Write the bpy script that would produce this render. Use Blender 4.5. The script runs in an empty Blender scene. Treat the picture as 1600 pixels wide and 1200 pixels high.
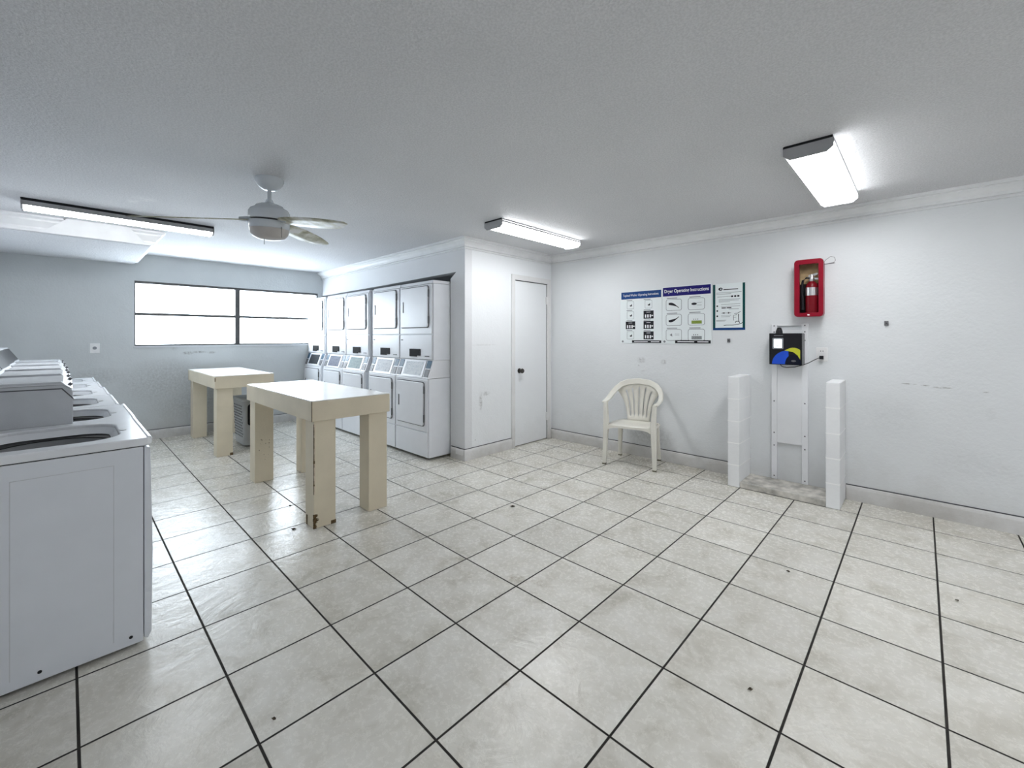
import bpy, bmesh, math, random
from mathutils import Vector, Matrix
random.seed(4)
C = bpy.context.scene.collection
PI = math.pi
R = math.radians

# ------------------------------------------------------------------ materials
def new_mat(name):
    m = bpy.data.materials.new(name); m.use_nodes = True
    nt = m.node_tree
    return m, nt, nt.nodes['Principled BSDF']

def setp(b, **k):
    for n, v in k.items():
        b.inputs[n.replace('_', ' ')].default_value = v

def noise(nt, scale, detail=3, rough=.5, coord='Object', vec=None, dim='3D'):
    tc = nt.nodes.new('ShaderNodeTexCoord')
    n = nt.nodes.new('ShaderNodeTexNoise')
    n.inputs['Scale'].default_value = scale; n.inputs['Detail'].default_value = detail
    n.inputs['Roughness'].default_value = rough
    nt.links.new(vec if vec else tc.outputs[coord], n.inputs['Vector'])
    return n

def ramp(nt, src, stops):
    r = nt.nodes.new('ShaderNodeValToRGB')
    els = r.color_ramp.elements
    els[0].position, els[0].color = stops[0][0], stops[0][1]
    els[1].position, els[1].color = stops[-1][0], stops[-1][1]
    for p, c in stops[1:-1]:
        e = els.new(p); e.color = c
    nt.links.new(src, r.inputs['Fac'])
    return r

def g(v): return (v, v, v, 1)

def mixc(nt, fac, a, b, mode='MIX'):
    m = nt.nodes.new('ShaderNodeMix'); m.data_type = 'RGBA'; m.blend_type = mode
    if isinstance(fac, float): m.inputs[0].default_value = fac
    else: nt.links.new(fac, m.inputs[0])
    for i, s in ((6, a), (7, b)):
        if isinstance(s, tuple): m.inputs[i].default_value = s
        else: nt.links.new(s, m.inputs[i])
    return m.outputs[2]

def math_(nt, op, a, b=None, c=None, clamp=False):
    m = nt.nodes.new('ShaderNodeMath'); m.operation = op; m.use_clamp = clamp
    for i, s in enumerate((a, b, c)):
        if s is None: continue
        if isinstance(s, (int, float)): m.inputs[i].default_value = s
        else: nt.links.new(s, m.inputs[i])
    return m.outputs[0]

def bump(nt, b, height, strength, dist=.01):
    n = nt.nodes.new('ShaderNodeBump')
    n.inputs['Strength'].default_value = strength; n.inputs['Distance'].default_value = dist
    nt.links.new(height, n.inputs['Height'])
    nt.links.new(n.outputs['Normal'], b.inputs['Normal'])
    return n

def plain(name, col, rough=.5, metal=0, var=.04, scale=8, bmp=0, bscale=200, **k):
    m, nt, b = new_mat(name)
    n = noise(nt, scale, 4)
    c0 = tuple(max(0, c * (1 - var)) for c in col) + (1,)
    c1 = tuple(min(1, c * (1 + var)) for c in col) + (1,)
    r = ramp(nt, n.outputs['Fac'], [(.3, c0), (.7, c1)])
    nt.links.new(r.outputs['Color'], b.inputs['Base Color'])
    setp(b, Roughness=rough, Metallic=metal, **k)
    if bmp:
        n2 = noise(nt, bscale, 3)
        bump(nt, b, n2.outputs['Fac'], bmp, .004)
    return m

def spots(nt, pts, axes=(0, 2), sc=40):
    """mask of small ragged marks: pts = (a, b, half-size a, half-size b, amount)"""
    geo = nt.nodes.new('ShaderNodeNewGeometry')
    nz = noise(nt, sc, 5, .7, vec=geo.outputs['Position'])
    sep = nt.nodes.new('ShaderNodeSeparateXYZ'); nt.links.new(geo.outputs['Position'], sep.inputs[0])
    tot = None
    for a, b_, ha, hb, am in pts:
        da = math_(nt, 'DIVIDE', math_(nt, 'SUBTRACT', sep.outputs[axes[0]], a), ha)
        db = math_(nt, 'DIVIDE', math_(nt, 'SUBTRACT', sep.outputs[axes[1]], b_), hb)
        d = math_(nt, 'ADD', math_(nt, 'MULTIPLY', da, da), math_(nt, 'MULTIPLY', db, db))
        k = math_(nt, 'SUBTRACT', 1, d, clamp=True)
        k = math_(nt, 'MULTIPLY', k, am)
        tot = k if tot is None else math_(nt, 'MAXIMUM', tot, k)
    rg = ramp(nt, nz.outputs['Fac'], [(.36, g(0)), (.70, g(1))])
    return math_(nt, 'MULTIPLY', tot, rg.outputs['Color'])

def wall_mat(name, col, pts=None, axes=(0, 2), dirt=.10, mark=(.16, .15, .14, 1)):
    m, nt, b = new_mat(name)
    geo = nt.nodes.new('ShaderNodeNewGeometry')
    n = noise(nt, 1.3, 5, .6, vec=geo.outputs['Position'])
    base = ramp(nt, n.outputs['Fac'], [(.3, tuple(c * (1 - dirt * .5) for c in col) + (1,)), (.65, col + (1,))]).outputs['Color']
    # scuffed grime near the floor with its own ragged outline
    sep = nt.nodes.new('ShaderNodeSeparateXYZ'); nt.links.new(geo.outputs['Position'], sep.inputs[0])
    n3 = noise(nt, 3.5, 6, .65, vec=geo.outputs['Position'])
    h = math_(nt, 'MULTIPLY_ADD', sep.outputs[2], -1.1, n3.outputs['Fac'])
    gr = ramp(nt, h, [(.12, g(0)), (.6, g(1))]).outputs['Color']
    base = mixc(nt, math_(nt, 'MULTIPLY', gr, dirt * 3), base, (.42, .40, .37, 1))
    if pts:
        base = mixc(nt, spots(nt, pts, axes), base, mark)
    nt.links.new(base, b.inputs['Base Color'])
    setp(b, Roughness=.55)
    n2 = noise(nt, 55, 4, .6, vec=geo.outputs['Position'])
    n4 = noise(nt, 9, 2, .5, vec=geo.outputs['Position'])
    hh = math_(nt, 'MULTIPLY_ADD', n4.outputs['Fac'], 1.2, n2.outputs['Fac'])
    bump(nt, b, hh, .35, .006)
    return m

WALLC = (.74, .76, .775)
m_wall_right = wall_mat('painted wall right', WALLC, [
    (-2.28, 1.08, .06, .04, .6), (-2.02, 1.07, .04, .03, .7), (-2.31, 1.02, .01, .01, 1), (-2.26, .96, .03, .01, .6),
    (-.07, .98, .05, .006, 1), (.02, .975, .03, .006, 1), (.11, .965, .06, .008, 1), (.33, .95, .02, .006, 1),
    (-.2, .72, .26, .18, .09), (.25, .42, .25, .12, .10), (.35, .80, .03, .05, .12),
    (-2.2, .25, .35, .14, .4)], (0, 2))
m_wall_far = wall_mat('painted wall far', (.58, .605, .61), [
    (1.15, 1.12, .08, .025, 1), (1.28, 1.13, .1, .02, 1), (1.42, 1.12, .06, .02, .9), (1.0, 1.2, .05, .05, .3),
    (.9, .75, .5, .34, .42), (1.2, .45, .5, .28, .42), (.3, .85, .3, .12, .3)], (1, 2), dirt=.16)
m_wall_door = wall_mat('painted wall door', (.84, .86, .88), [
    (3.2, .62, .03, .12, .7), (3.28, .70, .08, .03, .5), (3.12, .2, .01, .01, 1), (3.25, 1.25, .22, .01, .25)], (1, 2), dirt=.05)
m_wall_plain = wall_mat('painted wall plain', (.74, .75, .77), dirt=.06)
m_trim = wall_mat('painted trim', (.80, .80, .80), dirt=.23)
m_crown = plain('crown paint', (.78, .79, .80), .45)

def ceiling_mat():
    m, nt, b = new_mat('textured ceiling')
    geo = nt.nodes.new('ShaderNodeNewGeometry')
    n = noise(nt, 60, 5, .65, vec=geo.outputs['Position'])
    n2 = noise(nt, 1.0, 3, .5, vec=geo.outputs['Position'])
    base = ramp(nt, n2.outputs['Fac'], [(.3, (.70, .705, .725, 1)), (.7, (.76, .765, .785, 1))]).outputs['Color']
    spk = noise(nt, 110, 3, .6, vec=geo.outputs['Position'])
    base = mixc(nt, ramp(nt, spk.outputs['Fac'], [(.40, g(.35)), (.60, g(0))]).outputs['Color'], base, (.45, .455, .47, 1))
    base = mixc(nt, spots(nt, [(-4.36, .42, .10, .09, .8), (-4.5, .36, .08, .05, .8)], (0, 1)), base, (.9, .9, .9, 1))
    nt.links.new(base, b.inputs['Base Color'])
    setp(b, Roughness=.8)
    bump(nt, b, n.outputs['Fac'], .8, .012)
    return m
m_ceiling = ceiling_mat()

T = .41; U0 = 2.8454; V0 = -3.0657; CAMH = 1.34
def floor_mat():
    m, nt, b = new_mat('ceramic floor tile')
    geo = nt.nodes.new('ShaderNodeNewGeometry')
    sep = nt.nodes.new('ShaderNodeSeparateXYZ'); nt.links.new(geo.outputs['Position'], sep.inputs[0])
    u = math_(nt, 'ADD', math_(nt, 'DIVIDE', sep.outputs[0], T), U0)
    v = math_(nt, 'ADD', math_(nt, 'DIVIDE', sep.outputs[1], T), V0)
    def edge(a):
        f = math_(nt, 'FRACT', math_(nt, 'ADD', a, 100.5))
        return math_(nt, 'ABSOLUTE', math_(nt, 'SUBTRACT', f, .5))      # 0 on the joint
    d = math_(nt, 'MINIMUM', edge(u), edge(v))
    mr = nt.nodes.new('ShaderNodeMapRange'); mr.inputs['From Min'].default_value = .0085; mr.inputs['From Max'].default_value = .0115
    nt.links.new(d, mr.inputs['Value'])
    tile = mr.outputs['Result']                                          # 1 on tile, 0 in joint
    cu = math_(nt, 'FLOOR', u); cv = math_(nt, 'FLOOR', v)
    cmb = nt.nodes.new('ShaderNodeCombineXYZ'); nt.links.new(cu, cmb.inputs[0]); nt.links.new(cv, cmb.inputs[1])
    wn = nt.nodes.new('ShaderNodeTexWhiteNoise'); wn.noise_dimensions = '3D'; nt.links.new(cmb.outputs[0], wn.inputs['Vector'])
    off = nt.nodes.new('ShaderNodeVectorMath'); off.operation = 'MULTIPLY_ADD'
    nt.links.new(wn.outputs['Color'], off.inputs[0]); off.inputs[1].default_value = (40, 40, 40)
    nt.links.new(geo.outputs['Position'], off.inputs[2])
    n1 = noise(nt, 5, 6, .62, vec=off.outputs[0]); n1.inputs['Distortion'].default_value = .6
    n2 = noise(nt, 45, 5, .7, vec=off.outputs[0])
    base = ramp(nt, n1.outputs['Fac'], [(.3, (.50, .475, .41, 1)), (.47, (.64, .62, .56, 1)), (.68, (.72, .705, .655, 1))]).outputs['Color']
    br = math_(nt, 'MULTIPLY_ADD', wn.outputs['Value'], .12, .92)
    base = mixc(nt, 1.0, base, br, 'MULTIPLY')
    dark = ramp(nt, n2.outputs['Fac'], [(.60, g(0)), (.85, g(.6))]).outputs['Color']
    base = mixc(nt, dark, base, (.30, .27, .21, 1))
    st = noise(nt, 2.1, 6, .7, vec=geo.outputs['Position'])
    stm = ramp(nt, st.outputs['Fac'], [(.6, g(0)), (.8, g(.45))]).outputs['Color']
    base = mixc(nt, stm, base, (.36, .31, .23, 1))
    sp = spots(nt, [(-1.62, 1.72, .07, .05, .9), (-1.5, 1.78, .09, .05, .6), (-1.17, 1.17, .03, .02, 1), (-3.2, 1.25, .25, .2, .35)], (0, 1))
    base = mixc(nt, sp, base, (.22, .17, .09, 1))
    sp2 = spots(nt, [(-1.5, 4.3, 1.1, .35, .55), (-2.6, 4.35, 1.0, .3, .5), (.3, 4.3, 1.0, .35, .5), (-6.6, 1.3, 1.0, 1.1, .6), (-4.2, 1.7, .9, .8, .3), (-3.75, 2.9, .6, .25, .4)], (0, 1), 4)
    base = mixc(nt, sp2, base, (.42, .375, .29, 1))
    gn = noise(nt, 12, 3, vec=geo.outputs['Position'])
    grout = ramp(nt, gn.outputs['Fac'], [(.3, (.006, .005, .004, 1)), (.7, (.02, .016, .012, 1))]).outputs['Color']
    col = mixc(nt, tile, grout, base)
    nt.links.new(col, b.inputs['Base Color'])
    rr = math_(nt, 'MULTIPLY_ADD', tile, -.62, .85)
    rr = math_(nt, 'ADD', rr, math_(nt, 'MULTIPLY', n2.outputs['Fac'], .08))
    nt.links.new(rr, b.inputs['Roughness'])
    b.inputs['IOR'].default_value = 1.52
    # slate-like relief: soft ridges
    rd = nt.nodes.new('ShaderNodeTexNoise'); rd.inputs['Scale'].default_value = 4.5; rd.inputs['Detail'].default_value = 7; rd.inputs['Roughness'].default_value = .55
    rd.inputs['Distortion'].default_value = 1.6
    nt.links.new(off.outputs[0], rd.inputs['Vector'])
    hgt = math_(nt, 'MULTIPLY_ADD', tile, .55, math_(nt, 'MULTIPLY', rd.outputs['Fac'], .75))
    bump(nt, b, hgt, .9, .007)
    return m
m_floor = floor_mat()

m_washer = plain('enamel washer', (.70, .73, .78), .32, var=.02)
m_washer_top = plain('enamel washer top', (.76, .78, .81), .25, var=.02)
m_console = plain('console plastic', (.56, .58, .61), .45, var=.05, bmp=.15)
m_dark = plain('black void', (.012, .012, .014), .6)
m_seam = plain('seam shadow line rubber', (.10, .10, .11), .7)
m_tub = plain('tub porcelain', (.30, .31, .32), .3)
m_dryer = plain('dryer enamel', (.75, .76, .79), .32, var=.015)
m_dryer_side = plain('dryer side enamel', (.76, .78, .82), .35, var=.02)
m_handle = plain('grey handle', (.16, .16, .17), .4)
m_black = plain('black plastic', (.015, .015, .018), .3)
m_card_dk = plain('dark blue card', (.03, .05, .08), .3, var=.5, scale=60)
m_label_blue = plain('teal label', (.03, .085, .14), .35, var=.4, scale=90)
m_label_grey = plain('grey label', (.17, .17, .18), .4, var=.3, scale=90)
m_endcap = plain('fixture end metal', (.36, .36, .37), .5)
m_black_matt = plain('matt black plate', (.012, .012, .013), .75)
m_filler = plain('grey filler', (.50, .50, .53), .4)
m_table_top = plain('laminate white', (.82, .81, .78), .22, var=.02)
m_table = plain('cream paint', (.69, .615, .47), .5, var=.05, scale=5, bmp=.25, bscale=120)
m_chip = plain('bare brown wood', (.10, .065, .03), .8, var=.4, scale=60)
m_fanwhite = plain('fan enamel', (.62, .66, .70), .25)
m_fanband = plain('fan dark band', (.05, .05, .055), .4)
m_bowl = plain('frosted fan bowl', (.50, .47, .45), .35, var=.1)
m_chain = plain('chain', (.2, .2, .2), .4, .8)
def blade_mat():
    m, nt, b = new_mat('dusty white fan blade')
    n = noise(nt, 9, 5, .6)
    r = ramp(nt, n.outputs['Fac'], [(.35, (.30, .29, .19, 1)), (.5, (.55, .54, .42, 1)), (.62, (.74, .74, .71, 1))])
    nt.links.new(r.outputs['Color'], b.inputs['Base Color']); setp(b, Roughness=.4)
    return m
m_blade = blade_mat()
m_alu = plain('window aluminium', (.09, .09, .09), .5, .2, var=.2, scale=30)
m_sill = plain('window sill paint', (.62, .64, .66), .5)
m_plate = plain('white plate', (.78, .78, .78), .35)
m_plate_dk = plain('dark slots', (.04, .04, .04), .5)
m_red = plain('red cabinet plastic', (.24, .006, .02), .3, var=.1)
m_ext_red = plain('extinguisher red', (.16, .006, .012), .25)
m_wood = plain('plywood backing', (.42, .30, .16), .7, var=.2, scale=20)
m_chrome = plain('brushed metal', (.62, .62, .63), .28, .9)
m_concrete = plain('worn concrete', (.50, .48, .44), .85, var=.4, scale=14, bmp=.6, bscale=60)
m_block = plain('painted block', (.82, .83, .84), .55, var=.05, scale=3, bmp=.4, bscale=50)
m_joint = plain('joint white', (.90, .90, .90), .6)
m_panel = plain('white steel panel', (.80, .81, .83), .35, var=.02)
m_blue = plain('reader blue', (.02, .08, .55), .35)
m_yellow = plain('reader yellow', (.50, .52, .03), .35)
m_navyarc = plain('reader black blue', (.006, .008, .02), .3)
m_chair = plain('ivory resin', (.76, .74, .67), .35, var=.04)
m_foot = plain('dirty foot', (.16, .15, .11), .8)
m_poster = plain('poster paper', (.78, .83, .84), .35, var=.01)
m_navy = plain('navy print', (.008, .05, .20), .35)
m_navy2 = plain('deep navy print', (.012, .008, .14), .35)
m_teal = plain('dark green print', (.005, .06, .06), .35)
m_ink = plain('ink', (.02, .02, .025), .5)
m_inkgrey = plain('grey ink', (.22, .23, .25), .5)
m_green = plain('green print', (.22, .30, .04), .5, var=.5, scale=150)
m_greyprint = plain('grey print', (.25, .27, .28), .5, var=.5, scale=150)
m_white = plain('print white', (.85, .87, .88), .5, var=.01)
m_hamper = plain('hamper plastic', (.45, .46, .46), .45)
m_leaf = plain('dried leaf', (.05, .035, .02), .8)
m_knob = plain('dark knob', (.08, .075, .07), .3, .8)

def emis_mat(name, col, s):
    m = bpy.data.materials.new(name); m.use_nodes = True; nt = m.node_tree
    b = nt.nodes['Principled BSDF']
    setp(b, Roughness=.4); b.inputs['Base Color'].default_value = (.9, .9, .9, 1)
    b.inputs['Emission Color'].default_value = col + (1,); b.inputs['Emission Strength'].default_value = s
    n = noise(nt, 3, 2)
    rr = ramp(nt, n.outputs['Fac'], [(.3, tuple(c * .97 for c in col) + (1,)), (.7, col + (1,))])
    nt.links.new(rr.outputs['Color'], b.inputs['Emission Color'])
    return m
LAMP = 12.5
m_lens = emis_mat('lit lens', (.97, .985, 1.0), LAMP)
for m_ in (m_black, m_black_matt, m_navyarc, m_blue, m_red, m_ext_red, m_navy, m_navy2, m_teal, m_ink, m_dark, m_label_blue, m_label_grey, m_handle, m_seam, m_chip):
    m_.node_tree.nodes['Principled BSDF'].inputs['Specular IOR Level'].default_value = .2
m_screen = emis_mat('lit screen', (.85, .95, 1), 1.4)

def pane_mat():
    m = bpy.data.materials.new('pale obscured glass'); m.use_nodes = True; nt = m.node_tree
    nt.nodes.remove(nt.nodes['Principled BSDF'])
    out = nt.nodes['Material Output']
    tr = nt.nodes.new('ShaderNodeBsdfTransparent'); tl = nt.nodes.new('ShaderNodeBsdfTranslucent'); gl = nt.nodes.new('ShaderNodeBsdfGlossy')
    n = noise(nt, 7, 4)
    r = ramp(nt, n.outputs['Fac'], [(.3, (.86, .90, .92, 1)), (.7, (.95, .97, 1, 1))])
    nt.links.new(r.outputs['Color'], tr.inputs['Color'])
    tl.inputs['Color'].default_value = (.85, .9, .95, 1); gl.inputs['Roughness'].default_value = .3
    m1 = nt.nodes.new('ShaderNodeMixShader'); m1.inputs[0].default_value = .15
    m2 = nt.nodes.new('ShaderNodeMixShader'); m2.inputs[0].default_value = .05
    nt.links.new(tr.outputs[0], m1.inputs[1]); nt.links.new(tl.outputs[0], m1.inputs[2])
    nt.links.new(m1.outputs[0], m2.inputs[1]); nt.links.new(gl.outputs[0], m2.inputs[2])
    nt.links.new(m2.outputs[0], out.inputs['Surface'])
    return m
m_pane = pane_mat()

# ------------------------------------------------------------------ mesh helpers
def BM(): return bmesh.new()
def box(bm, x0, x1, y0, y1, z0, z1):
    vs = [bm.verts.new((x, y, z)) for z in (z0, z1) for x, y in ((x0, y0), (x1, y0), (x1, y1), (x0, y1))]
    for f in ((3, 2, 1, 0), (4, 5, 6, 7), (0, 1, 5, 4), (1, 2, 6, 5), (2, 3, 7, 6), (3, 0, 4, 7)):
        bm.faces.new([vs[i] for i in f])
    return bm
def prism(bm, pts, axis, a0, a1):
    """extrude a closed 2-D outline; axis 0: pts=(y,z); 1: pts=(x,z); 2: pts=(x,y)"""
    def mk(p, a):
        return {0: (a, p[0], p[1]), 1: (p[0], a, p[1]), 2: (p[0], p[1], a)}[axis]
    A = [bm.verts.new(mk(p, a0)) for p in pts]; B = [bm.verts.new(mk(p, a1)) for p in pts]
    bm.faces.new(A[::-1]); bm.faces.new(B)
    n = len(pts)
    for i in range(n):
        bm.faces.new((A[i], A[(i + 1) % n], B[(i + 1) % n], B[i]))
    return bm
def rrect(x0, x1, y0, y1, r, n=5):
    pts = []
    for cx, cy, a0 in ((x1 - r, y0 + r, -90), (x1 - r, y1 - r, 0), (x0 + r, y1 - r, 90), (x0 + r, y0 + r, 180)):
        for i in range(n + 1):
            a = R(a0 + 90 * i / n); pts.append((cx + r * math.cos(a), cy + r * math.sin(a)))
    return pts
def ringprism(bm, outer, inner, axis, a0, a1):
    """frame between two outlines of equal point count"""
    def mk(p, a):
        return {0: (a, p[0], p[1]), 1: (p[0], a, p[1]), 2: (p[0], p[1], a)}[axis]
    n = len(outer)
    L = [[bm.verts.new(mk(p, a)) for p in o] for o in (outer, inner) for a in (a0, a1)]
    o0, o1, i0, i1 = L
    for k in range(n):
        j = (k + 1) % n
        bm.faces.new((o0[k], o0[j], o1[j], o1[k])); bm.faces.new((i0[k], i1[k], i1[j], i0[j]))
        bm.faces.new((o0[k], i0[k], i0[j], o0[j])); bm.faces.new((o1[k], o1[j], i1[j], i1[k]))
    return bm
def frame_of(d):
    d = Vector(d).normalized()
    a = Vector((0, 0, 1)) if abs(d.z) < .9 else Vector((1, 0, 0))
    u = d.cross(a).normalized(); return u, d.cross(u).normalized()
def tube(bm, pts, r, n=8, closed=False):
    pts = [Vector(p) for p in pts]; rings = []
    m = len(pts)
    for i, p in enumerate(pts):
        d = pts[min(i + 1, m - 1)] - pts[max(i - 1, 0)]
        u, v = frame_of(d)
        rr = r[i] if isinstance(r, (list, tuple)) else r
        rings.append([bm.verts.new(p + u * rr * math.cos(2 * PI * k / n) + v * rr * math.sin(2 * PI * k / n)) for k in range(n)])
    for a, b in zip(rings[:-1], rings[1:]):
        for k in range(n):
            bm.faces.new((a[k], a[(k + 1) % n], b[(k + 1) % n], b[k]))
    bm.faces.new(rings[0][::-1]); bm.faces.new(rings[-1])
    return bm
def lathe(bm, prof, c, n=28, M=None):
    """prof: (r, z) about the vertical through c"""
    rings = []
    for r, z in prof:
        if r < 1e-5: rings.append([bm.verts.new((c[0], c[1], c[2] + z))])
        else: rings.append([bm.verts.new((c[0] + r * math.cos(2 * PI * k / n), c[1] + r * math.sin(2 * PI * k / n), c[2] + z)) for k in range(n)])
    for a, b in zip(rings[:-1], rings[1:]):
        if len(a) == 1 and len(b) == 1: continue
        for k in range(n):
            j = (k + 1) % n
            if len(a) == 1: bm.faces.new((a[0], b[k], b[j]))
            elif len(b) == 1: bm.faces.new((a[k], b[0], a[j]))
            else: bm.faces.new((a[k], b[k], b[j], a[j]))
    return bm
def sweep(bm, path, prof):
    """prof: (outward, z) outline moved along path = list of (x, y, nx, ny) with mitred outward vectors"""
    rings = [[bm.verts.new((x + nx * o, y + ny * o, z)) for o, z in prof] for x, y, nx, ny in path]
    n = len(prof)
    for a, b in zip(rings[:-1], rings[1:]):
        for k in range(n):
            bm.faces.new((a[k], a[(k + 1) % n], b[(k + 1) % n], b[k]))
    bm.faces.new(rings[0][::-1]); bm.faces.new(rings[-1])
    return bm

def rootof(o):
    while o.parent: o = o.parent
    return o
def obj(name, bm, mat, parent=None, bevel=0, smooth=False, seg=2, solid=0, label=None, origin=None, subsurf=0):
    bmesh.ops.recalc_face_normals(bm, faces=bm.faces)
    me = bpy.data.meshes.new(name)
    o = bpy.data.objects.new(name, me); C.objects.link(o)
    if parent:
        off = Vector(rootof(parent).location)
        bmesh.ops.translate(bm, verts=bm.verts, vec=-off)
        o.parent = parent
    elif origin is not None:
        bmesh.ops.translate(bm, verts=bm.verts, vec=-Vector(origin)); o.location = origin
    bm.to_mesh(me); bm.free()
    me.materials.append(mat)
    if smooth:
        for p in me.polygons: p.use_smooth = True
        me.set_sharp_from_angle(angle=R(38))
    if solid:
        s = o.modifiers.new('thickness', 'SOLIDIFY'); s.thickness = solid; s.offset = 0
    if bevel:
        b = o.modifiers.new('soft edges', 'BEVEL'); b.width = bevel; b.segments = seg; b.limit_method = 'ANGLE'; b.angle_limit = R(40)
    if subsurf:
        s = o.modifiers.new('smooth', 'SUBSURF'); s.levels = subsurf; s.render_levels = subsurf
    if label: o['label'] = label
    return o
def pieces(name, bm, mat, parent):
    bm.verts.ensure_lookup_table(); seen = set(); 
    isl = []
    for v in bm.verts:
        if v in seen: continue
        st = [v]; cur = []; seen.add(v)
        while st:
            a = st.pop(); cur.append(a)
            for e in a.link_edges:
                b_ = e.other_vert(a)
                if b_ not in seen: seen.add(b_); st.append(b_)
        isl.append(cur)
    for cur in isl:
        nb = BM(); mp = {v: nb.verts.new(v.co) for v in cur}
        for fc in {fc for v in cur for fc in v.link_faces}: nb.faces.new([mp[v] for v in fc.verts])
        obj(name, nb, mat, parent)
    bm.free()
def thing(name, label, cat, loc=(0, 0, 0), group=None):
    o = bpy.data.objects.new(name, None); C.objects.link(o); o.location = loc
    o.empty_display_size = .1
    o['label'] = label; o['category'] = cat
    if group: o['group'] = group
    return o
def tag(o, label, cat, group=None):
    o['label'] = label; o['category'] = cat
    if group: o['group'] = group
    return o
def struct(name, bm, mat, parent=None, **k):
    o = obj(name, bm, mat, parent, **k)
    if not parent: o['kind'] = 'structure'
    return o
def text_mesh(name, s, size, pos, width, mat, parent, bold=.0):
    """flat lettering facing -Y, fitted to a width"""
    cu = bpy.data.curves.new(name, 'FONT'); cu.body = s; cu.size = size; cu.offset = bold
    cu.align_x = 'CENTER'; cu.align_y = 'CENTER'
    t = bpy.data.objects.new(name + '_source', cu); C.objects.link(t)
    bpy.context.view_layer.update()
    me = bpy.data.meshes.new_from_object(t.evaluated_get(bpy.context.evaluated_depsgraph_get()))
    bpy.data.objects.remove(t)
    bm = BM(); bm.from_mesh(me); bpy.data.meshes.remove(me)
    xs = [v.co.x for v in bm.verts]; k = width / (max(xs) - min(xs)); mid = (max(xs) + min(xs)) / 2
    ys = [v.co.y for v in bm.verts]; midy = (max(ys) + min(ys)) / 2
    for v in bm.verts:
        x, y = (v.co.x - mid) * k, (v.co.y - midy)
        v.co = (pos[0] + x, pos[1], pos[2] + y)
    me = bpy.data.meshes.new(name); off = Vector(rootof(parent).location)
    bmesh.ops.translate(bm, verts=bm.verts, vec=-off)
    bmesh.ops.recalc_face_normals(bm, faces=bm.faces)
    bm.to_mesh(me); bm.free(); me.materials.append(mat)
    o = bpy.data.objects.new(name, me); C.objects.link(o); o.parent = parent
    return o

# ------------------------------------------------------------------ the room
WX, DX, RY, HY, LY, NX, CZ = -7.30, -3.57, 4.46, 2.97, -.56, 2.6, 2.41
struct('floor', box(BM(), WX - .3, NX + .2, LY - .2, RY + .2, -.12, 0), m_floor)
struct('ceiling', box(BM(), WX - .3, NX + .2, LY - .2, RY + .2, CZ, CZ + .12), m_ceiling)
struct('wall_right', box(BM(), DX - .1, NX + .2, RY, RY + .12, 0, CZ), m_wall_right)
struct('wall_left', box(BM(), WX - .2, NX + .2, LY - .12, LY, 0, CZ), m_wall_plain)
struct('wall_near', box(BM(), NX, NX + .12, LY, RY, 0, CZ), m_wall_plain)
# far wall with the window opening
wy0, wy1, wz0, wz1 = .598, 2.90, 1.225, 2.065
bm = BM()
ringprism(bm, [(LY, 0), (3.7, 0), (3.7, CZ), (LY, CZ)], [(wy0, wz0), (wy1, wz0), (wy1, wz1), (wy0, wz1)], 0, WX - .14, WX)
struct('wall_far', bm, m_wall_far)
# wall with the closet door
dy0, dy1, dz = 3.745, 4.372, 2.035
bm = BM()
prism(bm, [(HY + .10, 0), (dy0, 0), (dy0, dz), (dy1, dz), (dy1, 0), (RY, 0), (RY, CZ), (HY + .10, CZ)], 0, DX - .12, DX)
struct('wall_center', bm, m_wall_door)
# header wall over the dryer alcove; opening runs back to the far wall
bm = BM()
prism(bm, [(WX, 2.03), (-5.3, 2.04), (-3.715, 2.06), (-3.82, 1.99), (-3.82, 0), (DX, 0), (DX, CZ), (WX, CZ)], 1, HY, HY + .10)
struct('wall_alcove', bm, m_wall_plain)
struct('wall_back', box(BM(), WX, DX - .12, 3.62, 3.70, 0, CZ), m_wall_plain)
struct('trim_1', box(BM(), WX, DX - .12, HY + .10, 3.62, 2.10, 2.14), m_wall_plain)   # alcove soffit
struct('wall_closet', box(BM(), -4.6, -4.5, 3.70, RY + .1, 0, CZ), m_wall_plain)
struct('wall_closet_side', box(BM(), -4.6, DX - .1, RY, RY + .1, 0, CZ), m_wall_plain)
struct('wall_alcove_end', box(BM(), WX - .1, WX, HY, 3.7, 0, CZ), m_wall_plain)
# crown mouldings
crown = [(0, 2.296), (.014, 2.296), (.014, 2.308), (.006, 2.311), (.006, 2.316), (.022, 2.320), (.024, 2.342), (.040, 2.362), (.060, 2.376), (.062, 2.384), (.080, 2.386), (.080, 2.398), (.086, 2.400), (.086, CZ), (0, CZ)]
struct('trim_2', sweep(BM(), [(WX, HY, 0, -1), (DX, HY, 1, -1), (DX, RY, 1, -1), (NX, RY, 0, -1)], crown), m_crown)
# baseboards
base = [(0, 0), (.016, 0), (.016, .095), (.012, .112), (.004, .118), (0, .122)]
def bboard(name, path):
    b_ = struct(name, sweep(BM(), path, base), m_trim)
    obj('caulk_gap', sweep(BM(), path, [(0, .122), (.005, .120), (.005, .127), (0, .127)]), m_seam, b_)
bboard('baseboard_right', [(DX, RY, 0, -1), (-1.27, RY, 0, -1)])
bboard('baseboard_right_near', [(-.452, RY, 0, -1), (NX, RY, 0, -1)])
bboard('baseboard_center', [(-3.80, HY, 0, -1), (DX, HY, 1, -1), (DX, 3.69, 1, 0)])
bboard('baseboard_far', [(WX, -.5, 1, 0), (WX, 2.72, 1, 0)])
# small access plate at the foot of the column
o = obj('access_plate', box(BM(), -3.70, -3.585, HY - .024, HY - .016, .06, .115), m_plate, origin=(-3.64, HY - .02, .06))
tag(o, 'small white cover plate low on the corner column beside the dryers', 'cover plate')

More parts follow.
